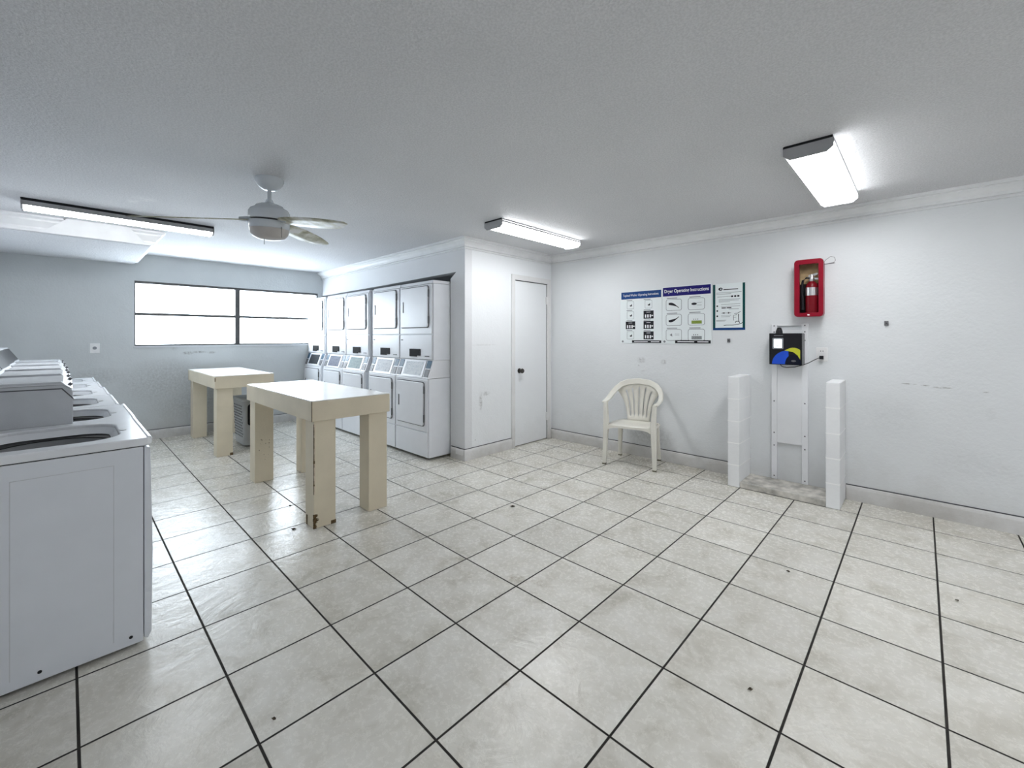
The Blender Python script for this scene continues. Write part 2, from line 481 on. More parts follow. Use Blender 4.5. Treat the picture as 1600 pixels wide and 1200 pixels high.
# soffit on the left with mitred trim
sx, sy, sz = -5.71, .60, 2.27
struct('trim_3', box(BM(), WX, sx, LY, sy, sz, CZ), m_ceiling, bevel=.012)
cr2 = [(0, 2.278), (.02, 2.278), (.03, 2.30), (.03, 2.315), (.07, 2.365), (.07, 2.38), (.10, 2.395), (.10, CZ), (0, CZ)]
struct('trim_4', sweep(BM(), [(sx, LY, 1, 0), (sx, -.02, 1, 0)], cr2), m_crown)
struct('trim_5', sweep(BM(), [(sx, .42, 1, 0), (sx, sy, 1, 1), (sx - 1.5, sy, 0, 1)], cr2), m_crown)
bm = BM()
A_ = [bm.verts.new(v) for v in ((sx, -.16, 2.275), (sx + .035, -.16, 2.275), (sx + .115, .0, CZ), (sx, .0, CZ))]
B_ = [bm.verts.new(v) for v in ((sx, .56, 2.275), (sx + .035, .56, 2.275), (sx + .115, .42, CZ), (sx, .42, CZ))]
bm.faces.new(A_[::-1]); bm.faces.new(B_)
for k in range(4): bm.faces.new((A_[k], A_[(k + 1) % 4], B_[(k + 1) % 4], B_[k]))
o = struct('trim_6', bm, m_crown)

# ------------------------------------------------------------------ window
win = bpy.data.objects.new('window_1', None); C.objects.link(win); win.location = (WX, 1.75, wz0); win['kind'] = 'structure'
f0, f1 = WX - .075, WX - .03
bm = BM()
ringprism(bm, [(wy0, wz0), (wy1, wz0), (wy1, wz1), (wy0, wz1)], [(wy0 + .012, wz0 + .018), (wy1 - .02, wz0 + .018), (wy1 - .02, wz1 - .03), (wy0 + .012, wz1 - .03)], 0, f0, f1 + .02)
obj('window_frame', bm, m_alu, win)
bm = BM(); box(bm, f0, f1 + .025, 1.713, 1.772, wz0 + .018, wz1 - .03); obj('mullion', bm, m_alu, win)
for a, b in ((wy0 + .012, 1.713), (1.772, wy1 - .02)):
    obj('meeting_rail', box(BM(), f0 + .01, f1 + .01, a, b, 1.622, 1.656), m_alu, win)
    obj('pane', box(BM(), f0 + .018, f0 + .024, a, b, wz0 + .018, 1.626), m_pane, win)
    obj('pane', box(BM(), f0 + .018, f0 + .024, a, b, 1.654, wz1 - .03), m_pane, win)
obj('window_sill', box(BM(), WX - .03, WX + .012, wy0 - .01, wy1, wz0 - .022, wz0), m_sill, win)

# ------------------------------------------------------------------ closet door
door = bpy.data.objects.new('door_1', None); C.objects.link(door); door.location = (DX, 4.06, 0); door['kind'] = 'structure'
obj('door_leaf', box(BM(), DX - .045, DX - .008, dy0 + .006, dy1 - .006, .010, dz - .008), m_wall_door, door, bevel=.002)
bm = BM()
prism(bm, [(3.69, 0), (3.69, 2.098), (4.43, 2.098), (4.43, 0), (dy1, 0), (dy1, dz), (dy0, dz), (dy0, 0)], 0, DX, DX + .017)
obj('door_casing', bm, m_trim, door, bevel=.003)
bm = BM()
prism(bm, [(dy0, 0), (dy0, dz), (dy1, dz), (dy1, 0), (dy1 - .004, 0), (dy1 - .004, dz - .004), (dy0 + .004, dz - .004), (dy0 + .004, 0)], 0, DX - .10, DX - .004)
obj('door_jamb', bm, m_seam, door)
bm = BM()
for k in range(1):
    prof = [(0, 0), (.030, .0), (.030, .006), (.012, .010), (.011, .030), (.026, .040), (.030, .052), (.024, .064), (0, .068)]
    lathe(bm, prof, (0, 0, 0), 20)
    bmesh.ops.transform(bm, matrix=Matrix.Translation((DX - .008, 3.84, .925)) @ Matrix.Rotation(R(90), 4, 'Y'), verts=bm.verts)
obj('door_knob', bm, m_knob, door, smooth=True)
for z in (.30, 1.816):
    obj('hinge', box(BM(), DX - .006, DX + .022, dy1 - .022, dy1 - .002, z - .05, z + .05), m_plate, door, bevel=.002)

# ------------------------------------------------------------------ wall fittings
def lens_shape(bm, x0, x1, y0, y1, ztop, drop, flat):
    """wraparound lens running along Y"""
    w = x1 - x0
    pts = []
    n = 10
    for i in range(n + 1):
        t = i / n
        px = x0 + w * (.5 - .5 * math.cos(PI * t))
        pz = ztop - drop * (math.sin(PI * t) ** flat)
        pts.append((px, pz))
    prism(bm, pts, 1, y0, y1)
    return bm
def fixture(x0, x1, y0, y1, label, shade):
    t = thing('ceiling_light', label, 'light', ((x0 + x1) / 2, (y0 + y1) / 2, CZ), 'tube light fixtures on the ceiling')
    # pan against the ceiling, one long side of it turned down (shade side)
    bm = BM(); box(bm, x0 + .004, x1 - .004, y0 + .004, y1 - .004, CZ - .014, CZ)
    if shade == 'low': box(bm, x0, x0 + .006, y0 + .006, y1 - .006, CZ - .055, CZ - .014)
    else: box(bm, x1 - .006, x1, y0 + .006, y1 - .006, CZ - .055, CZ - .014)
    obj('housing', bm, m_endcap, t)
    obj('lens_lip', box(BM(), x1 - .003, x1 + .002, y0, y1, CZ - .034, CZ - .018) if shade == 'low' else box(BM(), x0 - .002, x0 + .003, y0, y1, CZ - .034, CZ - .018), m_endcap, t)
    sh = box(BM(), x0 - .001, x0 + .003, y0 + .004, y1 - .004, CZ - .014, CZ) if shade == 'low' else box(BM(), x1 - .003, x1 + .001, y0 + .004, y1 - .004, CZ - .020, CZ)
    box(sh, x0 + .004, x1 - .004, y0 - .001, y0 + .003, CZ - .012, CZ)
    obj('gap_shadow', sh, m_dark, t)  # dark strips stand in for the shadow line between pan and ceiling
    a, b = (x0 + .008, x1) if shade == 'low' else (x0, x1 - .008)
    obj('lens', lens_shape(BM(), a, b, y0 + .012, y1 - .012, CZ - .024, .052, .45), m_lens, t, smooth=True)
    for ya, yb in ((y0, y0 + .012), (y1 - .012, y1)):
        obj('end_cap', prism(BM(), [(x0, CZ - .014), (x0, CZ - .055), (x0 + .03, CZ - .080), (x1 - .03, CZ - .080), (x1, CZ - .055), (x1, CZ - .014)], 1, ya, yb), m_endcap, t)
    return t
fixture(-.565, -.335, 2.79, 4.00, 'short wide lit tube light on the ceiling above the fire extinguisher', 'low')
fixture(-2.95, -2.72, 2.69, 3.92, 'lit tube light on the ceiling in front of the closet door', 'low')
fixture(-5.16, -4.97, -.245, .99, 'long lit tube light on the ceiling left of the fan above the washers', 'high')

fixture(.50, .73, .02, 1.25, 'added fill tube light on the ceiling nearest the viewpoint, out of view', 'low')  # unseen fill light, added to brighten the foreground floor and washer end
fixture(1.75, 1.98, 1.90, 3.13, 'added fill tube light on the ceiling at the right end of the room, out of view', 'low')  # second added fill light behind the camera, lifts the foreground

# fan
F = Vector((-3.20, .949, CZ))
fw = Vector((-.690, .7235, 0)); rt = Vector((.7235, .690, 0))
fan = thing('ceiling_fan', 'white three-blade ceiling fan with bowl light hanging on a short rod', 'fan', tuple(F))
obj('canopy', lathe(BM(), [(0, 0), (.088, 0), (.088, -.012), (.080, -.035), (.062, -.058), (.040, -.072), (.030, -.076), (0, -.076)], F), m_fanwhite, fan, smooth=True)
obj('downrod', tube(BM(), [F + Vector((0, 0, -.07)), F + Vector((0, 0, -.155))], .013, 12), m_fanwhite, fan, smooth=True)
def zt(lat, dep): return -.0438 * lat + .0838 * dep
tiltM = Matrix(((1, 0, 0, 0), (0, 1, 0, 0), (rt.x * -.0438 + fw.x * .0838, rt.y * -.0438 + fw.y * .0838, 1, 0), (0, 0, 0, 1)))
def tilt(bm, z0):
    c = Vector((F.x, F.y, z0))
    bmesh.ops.transform(bm, matrix=Matrix.Translation(c) @ tiltM @ Matrix.Translation(-c), verts=bm.verts); return bm
mot = obj('motor_housing', tilt(lathe(BM(), [(0, -.140), (.020, -.140), (.026, -.160), (.050, -.168), (.080, -.180), (.085, -.190), (.112, -.205), (.124, -.225), (.126, -.262), (.122, -.276), (0, -.276)], F, 32), 2.15), m_fanwhite, fan, smooth=True)
obj('motor_band', tilt(lathe(BM(), [(0, -.276), (.110, -.276), (.110, -.288), (0, -.288)], F, 32), 2.15), m_fanband, mot, smooth=True)
obj('light_kit', tilt(lathe(BM(), [(0, -.288), (.122, -.288), (.124, -.300), (.122, -.332), (.118, -.338), (0, -.338)], F, 32), 2.15), m_fanwhite, fan, smooth=True)
obj('light_bowl', tilt(lathe(BM(), [(0, -.338), (.120, -.338), (.119, -.350), (.112, -.375), (.095, -.396), (.065, -.410), (.03, -.416), (0, -.417)], F, 32), 2.15), m_bowl, fan, smooth=True)
for dx, l in ((.115, .07), (-.0, .05)):
    p = F + rt * dx - fw * .06 + Vector((0, 0, -.34 if dx > 0 else -.405))
    obj('pull_chain', tube(BM(), [p, p + Vector((0, 0, -l))], .002, 6), m_chain, fan)
for ph in (206, 333, 87):
    rad = rt * math.cos(R(ph)) + fw * math.sin(R(ph))
    tan = Vector((0, 0, 1)).cross(rad)
    bm = BM(); top = []; 
    prof = [(.125, -.030, .030), (.16, -.042, .045), (.24, -.058, .060), (.36, -.066, .068), (.50, -.066, .066), (.60, -.060, .056), (.68, -.050, .030), (.73, -.042, -.005), (.755, -.036, -.030)]
    rowsA = []
    for r_, a, b in prof:
        t = (r_ - .12) / .63
        lat = r_ * math.cos(R(ph)); dep = r_ * math.sin(R(ph))
        zc = 2.122 - .056 * t + zt(lat, dep)
        row = []
        for s in (a, a * .4, b * .4, b):
            p = F + rad * r_ + tan * s; p.z = zc - s * math.tan(R(14)) * 1.0
            row.append(p)
        rowsA.append(row)
    V = [[bm.verts.new(p) for p in row] for row in rowsA]
    for i in range(len(V) - 1):
        for j in range(3): bm.faces.new((V[i][j], V[i + 1][j], V[i + 1][j + 1], V[i][j + 1]))
    bl = obj('blade', bm, m_blade, fan, smooth=True, solid=.007)
    p0 = F + rad * .095; p0.z = 2.128; p1 = F + rad * .175; p1.z = 2.122 + zt(.17 * math.cos(R(ph)), .17 * math.sin(R(ph)))
    bm = BM(); tube(bm, [p0, (p0 + p1) / 2, p1], [.016, .018, .012], 8)
    obj('blade_bracket', bm, m_fanwhite, bl, smooth=True)

# outlets
t = thing('wall_outlet', 'round single socket plate on the grey wall left of the window', 'outlet', (WX, .235, 1.14))
obj('cover_plate', box(BM(), WX, WX + .006, .192, .279, 1.142, 1.262), m_plate, t, bevel=.002)
bm = lathe(BM(), [(0, 0), (.019, 0), (.017, .004), (0, .004)], (0, 0, 0), 20)
bmesh.ops.transform(bm, matrix=Matrix.Translation((WX + .006, .235, 1.205)) @ Matrix.Rotation(R(90), 4, 'Y'), verts=bm.verts)
obj('socket', bm, m_inkgrey, t)
t = thing('wall_outlet', 'white double socket with a black plug in it right of the payment box', 'outlet', (-.615, RY, 1.136))
obj('cover_plate', box(BM(), -.655, -.575, RY - .006, RY, 1.132, 1.25), m_plate, t, bevel=.002)
for z in (1.165, 1.217):
    s = obj('socket', prism(BM(), rrect(-.633, -.597, z - .017, z + .017, .012), 1, RY - .010, RY - .006), m_plate, t)
    for dx in (-.008, .008):
        obj('slot', box(BM(), -.615 + dx - .0018, -.615 + dx + .0018, RY - .011, RY - .0095, z - .004, z + .008), m_plate_dk, s)
for x, z, l in ((-1.359, 1.305, 'small grey wall anchor below the green-edged notice'), (-.20, 1.448, 'small grey wall anchor alone on the wall right of the extinguisher')):
    t = thing('wall_anchor', l, 'wall anchor', (x, RY, z))
    obj('anchor_plate', box(BM(), x - .013, x + .013, RY - .012, RY, z - .018, z + .018), m_label_grey, t, bevel=.002)
    obj('screw', box(BM(), x - .004, x + .004, RY - .015, RY - .012, z - .005, z + .005), m_plate_dk, t)

# ------------------------------------------------------------------ posters on the right wall
PY = RY - .004
def sheet(name, bm, mat, parent, layer=1, **k): return obj(name, bm, mat, parent, **k)
def flat(x0, x1, z0, z1, l): return box(BM(), x0, x1, PY - .0012 * l, PY - .0012 * (l - 1), z0, z1)
def lines(x0, x1, zs, h, l=2):
    bm = BM()
    for z, a, b in zs: box(bm, x0 + (x1 - x0) * a, x0 + (x1 - x0) * b, PY - .0012 * l, PY - .0012 * (l - 1), z - h / 2, z + h / 2)
    return bm
# washer poster
t = thing('instruction_poster', 'washer instructions poster with blue title bar and black control-panel pictures', 'poster', (-2.285, RY, 1.268))
px0, px1, pz0, pz1 = -2.538, -2.036, 1.268, 1.858
obj('paper', box(BM(), px0, px1, PY - .0012, RY, pz0, pz1), m_poster, t)
tb = obj('title_bar', flat(px0 + .012, px1 - .008, pz1 - .085, pz1 - .004, 2), m_navy, t)
text_mesh('title_text', 'Topload Washer Operating Instructions', .036, (-2.288, PY - .0028, pz1 - .046), .43, m_white, tb)
def steps(t, cells, kind, w, h):
    for (cx, cz, dark) in cells:
        if dark:
            c = obj('control_picture', flat(cx - w / 2, cx + w / 2, cz - h / 2, cz + h / 2, 2), m_ink, t)
            bm = BM()
            for i in range(3): box(bm, cx - w * .36 + i * w * .24, cx - w * .36 + i * w * .24 + w * .13, PY - .0036, PY - .0024, cz - h * .38, cz + h * .02)
            box(bm, cx + w * .30, cx + w * .44, PY - .0036, PY - .0024, cz - h * .2, cz - h * .05)
            box(bm, cx - w * .2, cx + w * .2, PY - .0036, PY - .0024, cz + h * .28, cz + h * .33)
            obj('control_buttons', bm, m_white, c)
        else:
            c = obj('step_picture', ringprism(BM(), rrect(cx - w * .36, cx + w * .36, cz - h / 2, cz + h / 2, .008), rrect(cx - w * .34, cx + w * .34, cz - h / 2 + .003, cz + h / 2 - .003, .006), 1, PY - .0024, PY - .0012), m_inkgrey, t)
            bm = BM(); prism(bm, [(cx - w * .10, cz - .006), (cx + w * .02, cz - .016), (cx + w * .16, cz - .012), (cx + w * .14, cz + .014), (cx + w * .05, cz + .002)], 1, PY - .0024, PY - .0012)
            obj('picture_mark', bm, m_ink, c)
rows = [pz1 - .155, pz1 - .270, pz1 - .385, pz1 - .500]
L = -2.410; Rr = -2.190
steps(t, [(L, rows[0] - .0, 0), (L, rows[1], 0), (L, rows[2], 1), (L, rows[3], 0), (Rr, rows[0], 0), (Rr, rows[1], 1), (Rr, rows[2], 1), (Rr, rows[3], 1)], 0, .118, .088)
zs = [(r + .055, .16, .30) for r in rows] + [(r + .055, .58, .74) for r in rows]
pieces('caption_line', lines(px0, px1, zs, .007), m_inkgrey, t)
fb = obj('footer_bar', flat(-2.39, px1 - .008, pz0 + .006, pz0 + .034, 2), m_ink, t)
pieces('footer_line', lines(-2.39, px1 - .008, [(pz0 + .020, .08, .55), (pz0 + .020, .66, .94)], .008, 3), m_white, fb)
obj('footer_emblem', prism(BM(), [(px0 + .03 + .012 * math.cos(a * PI / 8), pz0 + .02 + .012 * math.sin(a * PI / 8)) for a in range(16)], 1, PY - .0024, PY - .0012), m_inkgrey, t)
# dryer poster
t = thing('instruction_poster', 'dryer instructions poster with navy title bar and six outlined pictures', 'poster', (-1.775, RY, 1.268))
px0, px1, pz0, pz1 = -2.032, -1.520, 1.266, 1.876
obj('paper', box(BM(), px0, px1, PY - .0012, RY, pz0, pz1), m_poster, t)
tb = obj('title_bar', flat(px0 + .008, px1 - .008, pz1 - .100, pz1 - .006, 2), m_navy2, t)
text_mesh('title_text', 'Dryer Operating Instructions', .048, (-1.776, PY - .0028, pz1 - .052), .46, m_white, tb, .0008)
for i in range(3):
    for j in range(2):
        cx = -1.905 + j * .235; cz = pz1 - .195 - i * .160; w, h = .170, .122
        f = obj('picture_frame', ringprism(BM(), rrect(cx - w / 2, cx + w / 2, cz - h / 2, cz + h / 2, .022), rrect(cx - w / 2 + .004, cx + w / 2 - .004, cz - h / 2 + .004, cz + h / 2 - .004, .018), 1, PY - .0024, PY - .0012), m_inkgrey, t)
        if j == 0 and i < 2:
            s = -1 if i == 0 else 1
            pts = [(cx - .055 + .11 * k / 8, cz + s * (.028 * ((k / 8 - .1) ** 2) * 2 - .012)) for k in range(9)]
            th = [.004 + .010 * math.sin(PI * min(1, k / 8 + .2)) for k in range(9)]
            obj('picture_mark', prism(BM(), [(p[0], p[1] - h_) for p, h_ in zip(pts, th)] + [(p[0], p[1] + h_) for p, h_ in list(zip(pts, th))[::-1]], 1, PY - .0024, PY - .0012), m_ink, f)
        elif j == 0:
            bm = BM(); prism(bm, [(cx - .045, cz), (cx - .02, cz + .016), (cx - .016, cz - .016)], 1, PY - .0024, PY - .0012); box(bm, cx + .012, cx + .06, PY - .0024, PY - .0012, cz - .001, cz + .002); box(bm, cx + .012, cx + .06, PY - .0024, PY - .0012, cz + .014, cz + .016)
            pieces('picture_mark', bm, m_inkgrey, f)
        elif i == 0:
            bm = BM(); prism(bm, [(cx - .022 + .028 * math.cos(a * PI / 8), cz + .012 * math.sin(a * PI / 8)) for a in range(16)], 1, PY - .0024, PY - .0012); box(bm, cx + .005, cx + .055, PY - .0024, PY - .0012, cz + .012, cz + .014); box(bm, cx + .005, cx + .055, PY - .0024, PY - .0012, cz - .016, cz - .014)
            obj('picture_mark', bm, m_ink, f)
        else:
            obj('picture_display', flat(cx - .048, cx + .055, cz - .045, cz - .012, 2), m_green if i == 1 else m_greyprint, f)
            bm = BM()
            for q in (-.03, -.01, .01): box(bm, cx + q, cx + q + .008, PY - .0024, PY - .0012, cz - .002, cz + .006)
            obj('picture_mark', bm, m_ink, f)
zs = [(pz1 - .195 - i * .160 + .072, a, a + .22) for i in range(3) for a in (.10, .57)]
pieces('caption_line', lines(px0, px1, zs, .008), m_inkgrey, t)
fb = obj('footer_bar', flat(-1.89, px1 - .008, pz0 + .008, pz0 + .040, 2), m_ink, t)
pieces('footer_line', lines(-1.89, px1 - .008, [(pz0 + .024, .07, .55), (pz0 + .024, .64, .94)], .010, 3), m_white, fb)
obj('footer_emblem', prism(BM(), [(px0 + .025 + .013 * math.cos(a * PI / 8), pz0 + .024 + .012 * math.sin(a * PI / 8)) for a in range(16)], 1, PY - .0024, PY - .0012), m_inkgrey, t)
# green-edged notice
t = thing('notice_poster', 'framed notice with dark green edges and a small line drawing of a figure', 'poster', (-1.36, RY, 1.408))
px0, px1, pz0, pz1 = -1.506, -1.213, 1.408, 1.864
obj('paper', box(BM(), px0, px1, PY - .0012, RY, pz0, pz1), m_poster, t)
for a, b in ((px0, px0 + .022), (px1 - .022, px1)): obj('side_band', flat(a, b, pz0 + .02, pz1 - .004, 2), m_teal, t)
obj('bottom_band', flat(px0, px1, pz0, pz0 + .022, 2), m_navy, t)
bm = BM(); ringprism(bm, [(-1.435 + .020 * math.cos(a * PI / 8), 1.812 + .015 * math.sin(a * PI / 8)) for a in range(16)], [(-1.432 + .008 * math.cos(a * PI / 8), 1.812 + .006 * math.sin(a * PI / 8)) for a in range(16)], 1, PY - .0024, PY - .0012)
obj('emblem', bm, m_ink, t)
obj('heading_line', flat(-1.408, -1.275, 1.800, 1.808, 2), m_ink, t)
zz = [(1.775, 0, 1), (1.762, 0, .6), (1.735, .05, .62), (1.708, .1, .95), (1.696, .1, .9), (1.684, .1, .55), (1.660, .2, .95), (1.640, .2, .95), (1.612, .5, .9), (1.575, .2, .6), (1.552, .2, .6), (1.538, .2, .55), (1.505, 0, .4), (1.495, 0, .35)]
pieces('text_line', lines(-1.475, -1.245, zz, .0035), m_inkgrey, t)
bm = BM()
for a in (.60, .72, .84): box(bm, -1.475 + .23 * a, -1.475 + .23 * a + .018, PY - .0024, PY - .0012, 1.727, 1.743)
box(bm, -1.425, -1.385, PY - .0024, PY - .0012, 1.620, 1.630); box(bm, -1.378, -1.335, PY - .0024, PY - .0012, 1.620, 1.630)
box(bm, -1.415, -1.395, PY - .0024, PY - .0012, 1.570, 1.580); box(bm, -1.366, -1.354, PY - .0024, PY - .0012, 1.568, 1.582)
for z in (1.645, 1.597, 1.545): prism(bm, [(-1.465 + .008 * math.cos(a * PI / 6), z + .008 * math.sin(a * PI / 6)) for a in range(12)], 1, PY - .0024, PY - .0012)
pieces('text_block', bm, m_ink, t)
bm = BM()
def stroke(bm, pts, w):
    for (a, b), (c, d) in zip(pts[:-1], pts[1:]):
        n = Vector((-(d - b), c - a)); n = n.normalized() * w / 2 if n.length else n
        prism(bm, [(a - n.x, b - n.y), (c - n.x, d - n.y), (c + n.x, d + n.y), (a + n.x, b + n.y)], 1, PY - .0024, PY - .0012)
stroke(bm, [(-1.405, 1.452), (-1.38, 1.456), (-1.32, 1.455), (-1.28, 1.462), (-1.245, 1.470), (-1.232, 1.485)], .005)
stroke(bm, [(-1.272, 1.560), (-1.270, 1.500), (-1.262, 1.474)], .006)
stroke(bm, [(-1.310, 1.568), (-1.276, 1.570), (-1.252, 1.586)], .004)
stroke(bm, [(-1.316, 1.550), (-1.314, 1.500)], .003); stroke(bm, [(-1.314, 1.550), (-1.285, 1.556)], .003); stroke(bm, [(-1.314, 1.530), (-1.292, 1.532)], .003)
stroke(bm, [(-1.302, 1.478), (-1.290, 1.492), (-1.268, 1.490)], .006)
obj('line_drawing', bm, m_ink, t)

# ------------------------------------------------------------------ fire extinguisher cabinet
cx0, cx1, cz0, cz1, cyf = -.797, -.590, 1.512, 2.00, 4.34
t = thing('extinguisher_cabinet', 'red plastic wall cabinet with an open window showing an extinguisher', 'cabinet', (-.69, RY, cz0))
obj('cover_frame', ringprism(BM(), rrect(cx0, cx1, cz0, cz1, .028), rrect(cx0 + .038, cx1 - .034, cz0 + .034, cz1 - .040, .008), 1, cyf, cyf + .035), m_red, t, bevel=.004)
obj('cabinet_body', ringprism(BM(), rrect(cx0 + .006, cx1 - .006, cz0 + .006, cz1 - .006, .026), rrect(cx0 + .012, cx1 - .012, cz0 + .012, cz1 - .012, .02), 1, cyf + .035, RY), m_red, t)
obj('backing_board', box(BM(), cx0 + .012, cx1 - .012, RY - .012, RY - .002, cz0 + .012, cz1 - .012), m_wood, t)
obj('black_panel', box(BM(), cx0 + .012, cx1 - .012, RY - .016, RY - .012, cz0 + .012, 1.80), m_black_matt, t)  # flat black panel over the lower part of the backing board
obj('cover_latch', box(BM(), -.700, -.684, cyf - .004, cyf, cz0 + .010, cz0 + .020), m_plate, t, bevel=.001)
wl = [(-.598, cyf + .03, 1.955), (-.575, cyf + .03, 1.985), (-.545, cyf + .04, 2.010), (-.520, cyf + .05, 2.000), (-.515, cyf + .05, 1.975), (-.528, cyf + .05, 1.955)]
obj('seal_wire', tube(BM(), wl, .0018, 6), m_chain, t)
obj('pull_pin', tube(BM(), [(-.600, cyf + .03, 1.948), (-.560, cyf + .035, 1.950), (-.528, cyf + .05, 1.955), (-.522, cyf + .05, 1.957)], [.003, .0035, .005, .006], 8), m_handle, t, smooth=True)
ex, ey = -.678, 4.395
t = thing('fire_extinguisher', 'dark red fire extinguisher with metal head and black hose inside the red cabinet', 'fire extinguisher', (ex, ey, 1.528))
obj('cylinder', lathe(BM(), [(0, 0), (.044, 0), (.046, .008), (.046, .235), (.040, .262), (.024, .282), (.018, .288), (0, .288)], (ex, ey, 1.528)), m_ext_red, t, smooth=True)
obj('label_band', lathe(BM(), [(.0465, .165), (.0468, .165), (.0468, .232), (.0465, .232)], (ex, ey, 1.528)), m_chrome, t, smooth=True)
v = obj('valve', lathe(BM(), [(0, .285), (.019, .285), (.022, .30), (.022, .318), (.014, .330), (.014, .345), (0, .348)], (ex, ey, 1.528)), m_chrome, t, smooth=True)
obj('squeeze_lever', prism(BM(), [(-.70, 1.848), (-.640, 1.868), (-.632, 1.878), (-.640, 1.884), (-.70, 1.870)], 1, ey - .010, ey + .010), m_chrome, v)
obj('carry_handle', prism(BM(), [(-.690, 1.838), (-.635, 1.826), (-.628, 1.832), (-.636, 1.842), (-.690, 1.848)], 1, ey - .010, ey + .010), m_chrome, v)
obj('hose', tube(BM(), [(-.690, ey - .012, 1.842), (-.715, ey - .018, 1.846), (-.738, ey - .02, 1.825), (-.744, ey - .02, 1.78), (-.743, ey - .02, 1.70), (-.740, ey - .02, 1.62), (-.738, ey - .02, 1.575)], [.008, .009, .009, .009, .009, .010, .013], 10), m_black, t, smooth=True)

# ------------------------------------------------------------------ panel, payment box, block piers
t = thing('mounting_panel', 'tall white screwed steel panel on the wall between two white block piers', 'panel', (-.85, RY, .055))
for a, b in ((-.989, -.945), (-.757, -.711)):
    r = obj('rail', box(BM(), a, b, RY - .028, RY, .055, 1.456), m_panel, t, bevel=.002)
    for z in (.085, .36, .475, .76, 1.31, 1.385, 1.44):
        obj('screw', box(BM(), (a + b) / 2 - .005, (a + b) / 2 + .005, RY - .031, RY - .028, z - .005, z + .005), m_handle, r)
obj('cover_sheet', box(BM(), -.945, -.757, RY - .024, RY - .004, .388, 1.40), m_panel, t, bevel=.002)
obj('top_crosspiece', box(BM(), -.945, -.757, RY - .020, RY - .004, 1.44, 1.456), m_panel, t)
rx0, rx1, rz0, rz1, ryf = -.982, -.737, 1.097, 1.372, 4.322
t = thing('payment_reader', 'black card payment box with lit screen and blue and yellow arcs', 'payment terminal', (-.86, RY - .03, rz0))
bd = obj('casing', box(BM(), rx0, rx1, ryf, RY - .032, rz0, rz1), m_black, t, bevel=.003)
obj('side_plate', box(BM(), rx1, rx1 + .003, ryf + .006, RY - .032, rz0 + .006, rz1 - .004), m_label_grey, t)
obj('screen_bezel', ringprism(BM(), rrect(-.956, -.872, 1.235, 1.332, .008), rrect(-.945, -.883, 1.246, 1.321, .003), 1, ryf - .006, ryf), m_inkgrey, t)
sc = obj('screen', box(BM(), -.946, -.882, ryf - .003, ryf - .001, 1.245, 1.322), m_screen, t)
obj('screen_bar', box(BM(), -.932, -.896, ryf - .004, ryf - .003, 1.258, 1.263), m_ink, sc)
obj('header_lettering', box(BM(), -.945, -.875, ryf - .002, ryf - .0005, 1.350, 1.355), m_inkgrey, t)
def arc(cx, cz, rx, rz, rxi, rzi, a0, a1, lim):
    bm = BM(); n = 20; o = []; i_ = []
    for k in range(n + 1):
        a = R(a0 + (a1 - a0) * k / n)
        o.append((min(lim, cx + rx * math.cos(a)), cz + rz * math.sin(a))); i_.append((min(lim, cx + rxi * math.cos(a)), cz + rzi * math.sin(a)))
    return o, i_
ya, yb = ryf - .002, ryf
o_, i_ = arc(-.835, rz0 + .006, .125, .120, .0, .0, 0, 180, rx1)
obj('blue_arc', prism(BM(), [(x, z) for x, z in o_ if x <= -.83] + [(-.83, rz0 + .006)], 1, ya, yb), m_blue, t)
# yellow crescent behind, dark dome in front
n = 16
yo = [(-.80 + .075 * math.cos(R(110 - 110 * k / n)), 1.175 + .072 * math.sin(R(110 - 110 * k / n))) for k in range(n + 1)]
yo = [(max(-.86, min(x, rx1 - .012)), z) for x, z in yo]
obj('yellow_arc', prism(BM(), [(-.865, 1.222)] + yo + [(rx1 - .012, 1.125), (-.765, 1.180), (-.80, 1.210)], 1, ya - .0006, yb - .0006), m_yellow, t)
dom = [(-.80 + .060 * math.cos(R(180 * k / n)) - .0, rz0 + .006 + .085 * math.sin(R(180 * k / n))) for k in range(n + 1)]
obj('dark_dome', prism(BM(), dom, 1, ya - .0016, yb - .0016), m_navyarc, t)
obj('brand_oval', prism(BM(), [(-.796 + .018 * math.cos(k * PI / 8), 1.133 + .008 * math.sin(k * PI / 8)) for k in range(16)], 1, ya - .0026, yb - .0026), m_label_grey, t)
obj('antenna', lathe(BM(), [(0, 0), (.028, 0), (.026, .02), (.018, .045), (.012, .050), (0, .052)], (-.915, ryf + .05, rz1), 14), m_black, t, smooth=True)
o = obj('power_cord', tube(BM(), [(-.615, RY - .012, 1.165), (-.630, RY - .040, 1.162), (-.66, RY - .05, 1.145), (-.70, RY - .05, 1.118), (-.74, RY - .06, 1.098), (-.80, RY - .075, 1.078), (-.86, RY - .08, 1.070), (-.895, RY - .08, 1.078), (-.91, RY - .08, 1.097)], [.003] * 9, 8), m_black, origin=(-.76, RY - .05, 1.07), smooth=True)
tag(o, 'thin black power cord looping from the socket to the payment box', 'cord')
o2 = obj('plug', box(BM(), -.630, -.602, RY - .038, RY - .011, 1.150, 1.180), m_black, o, bevel=.003)

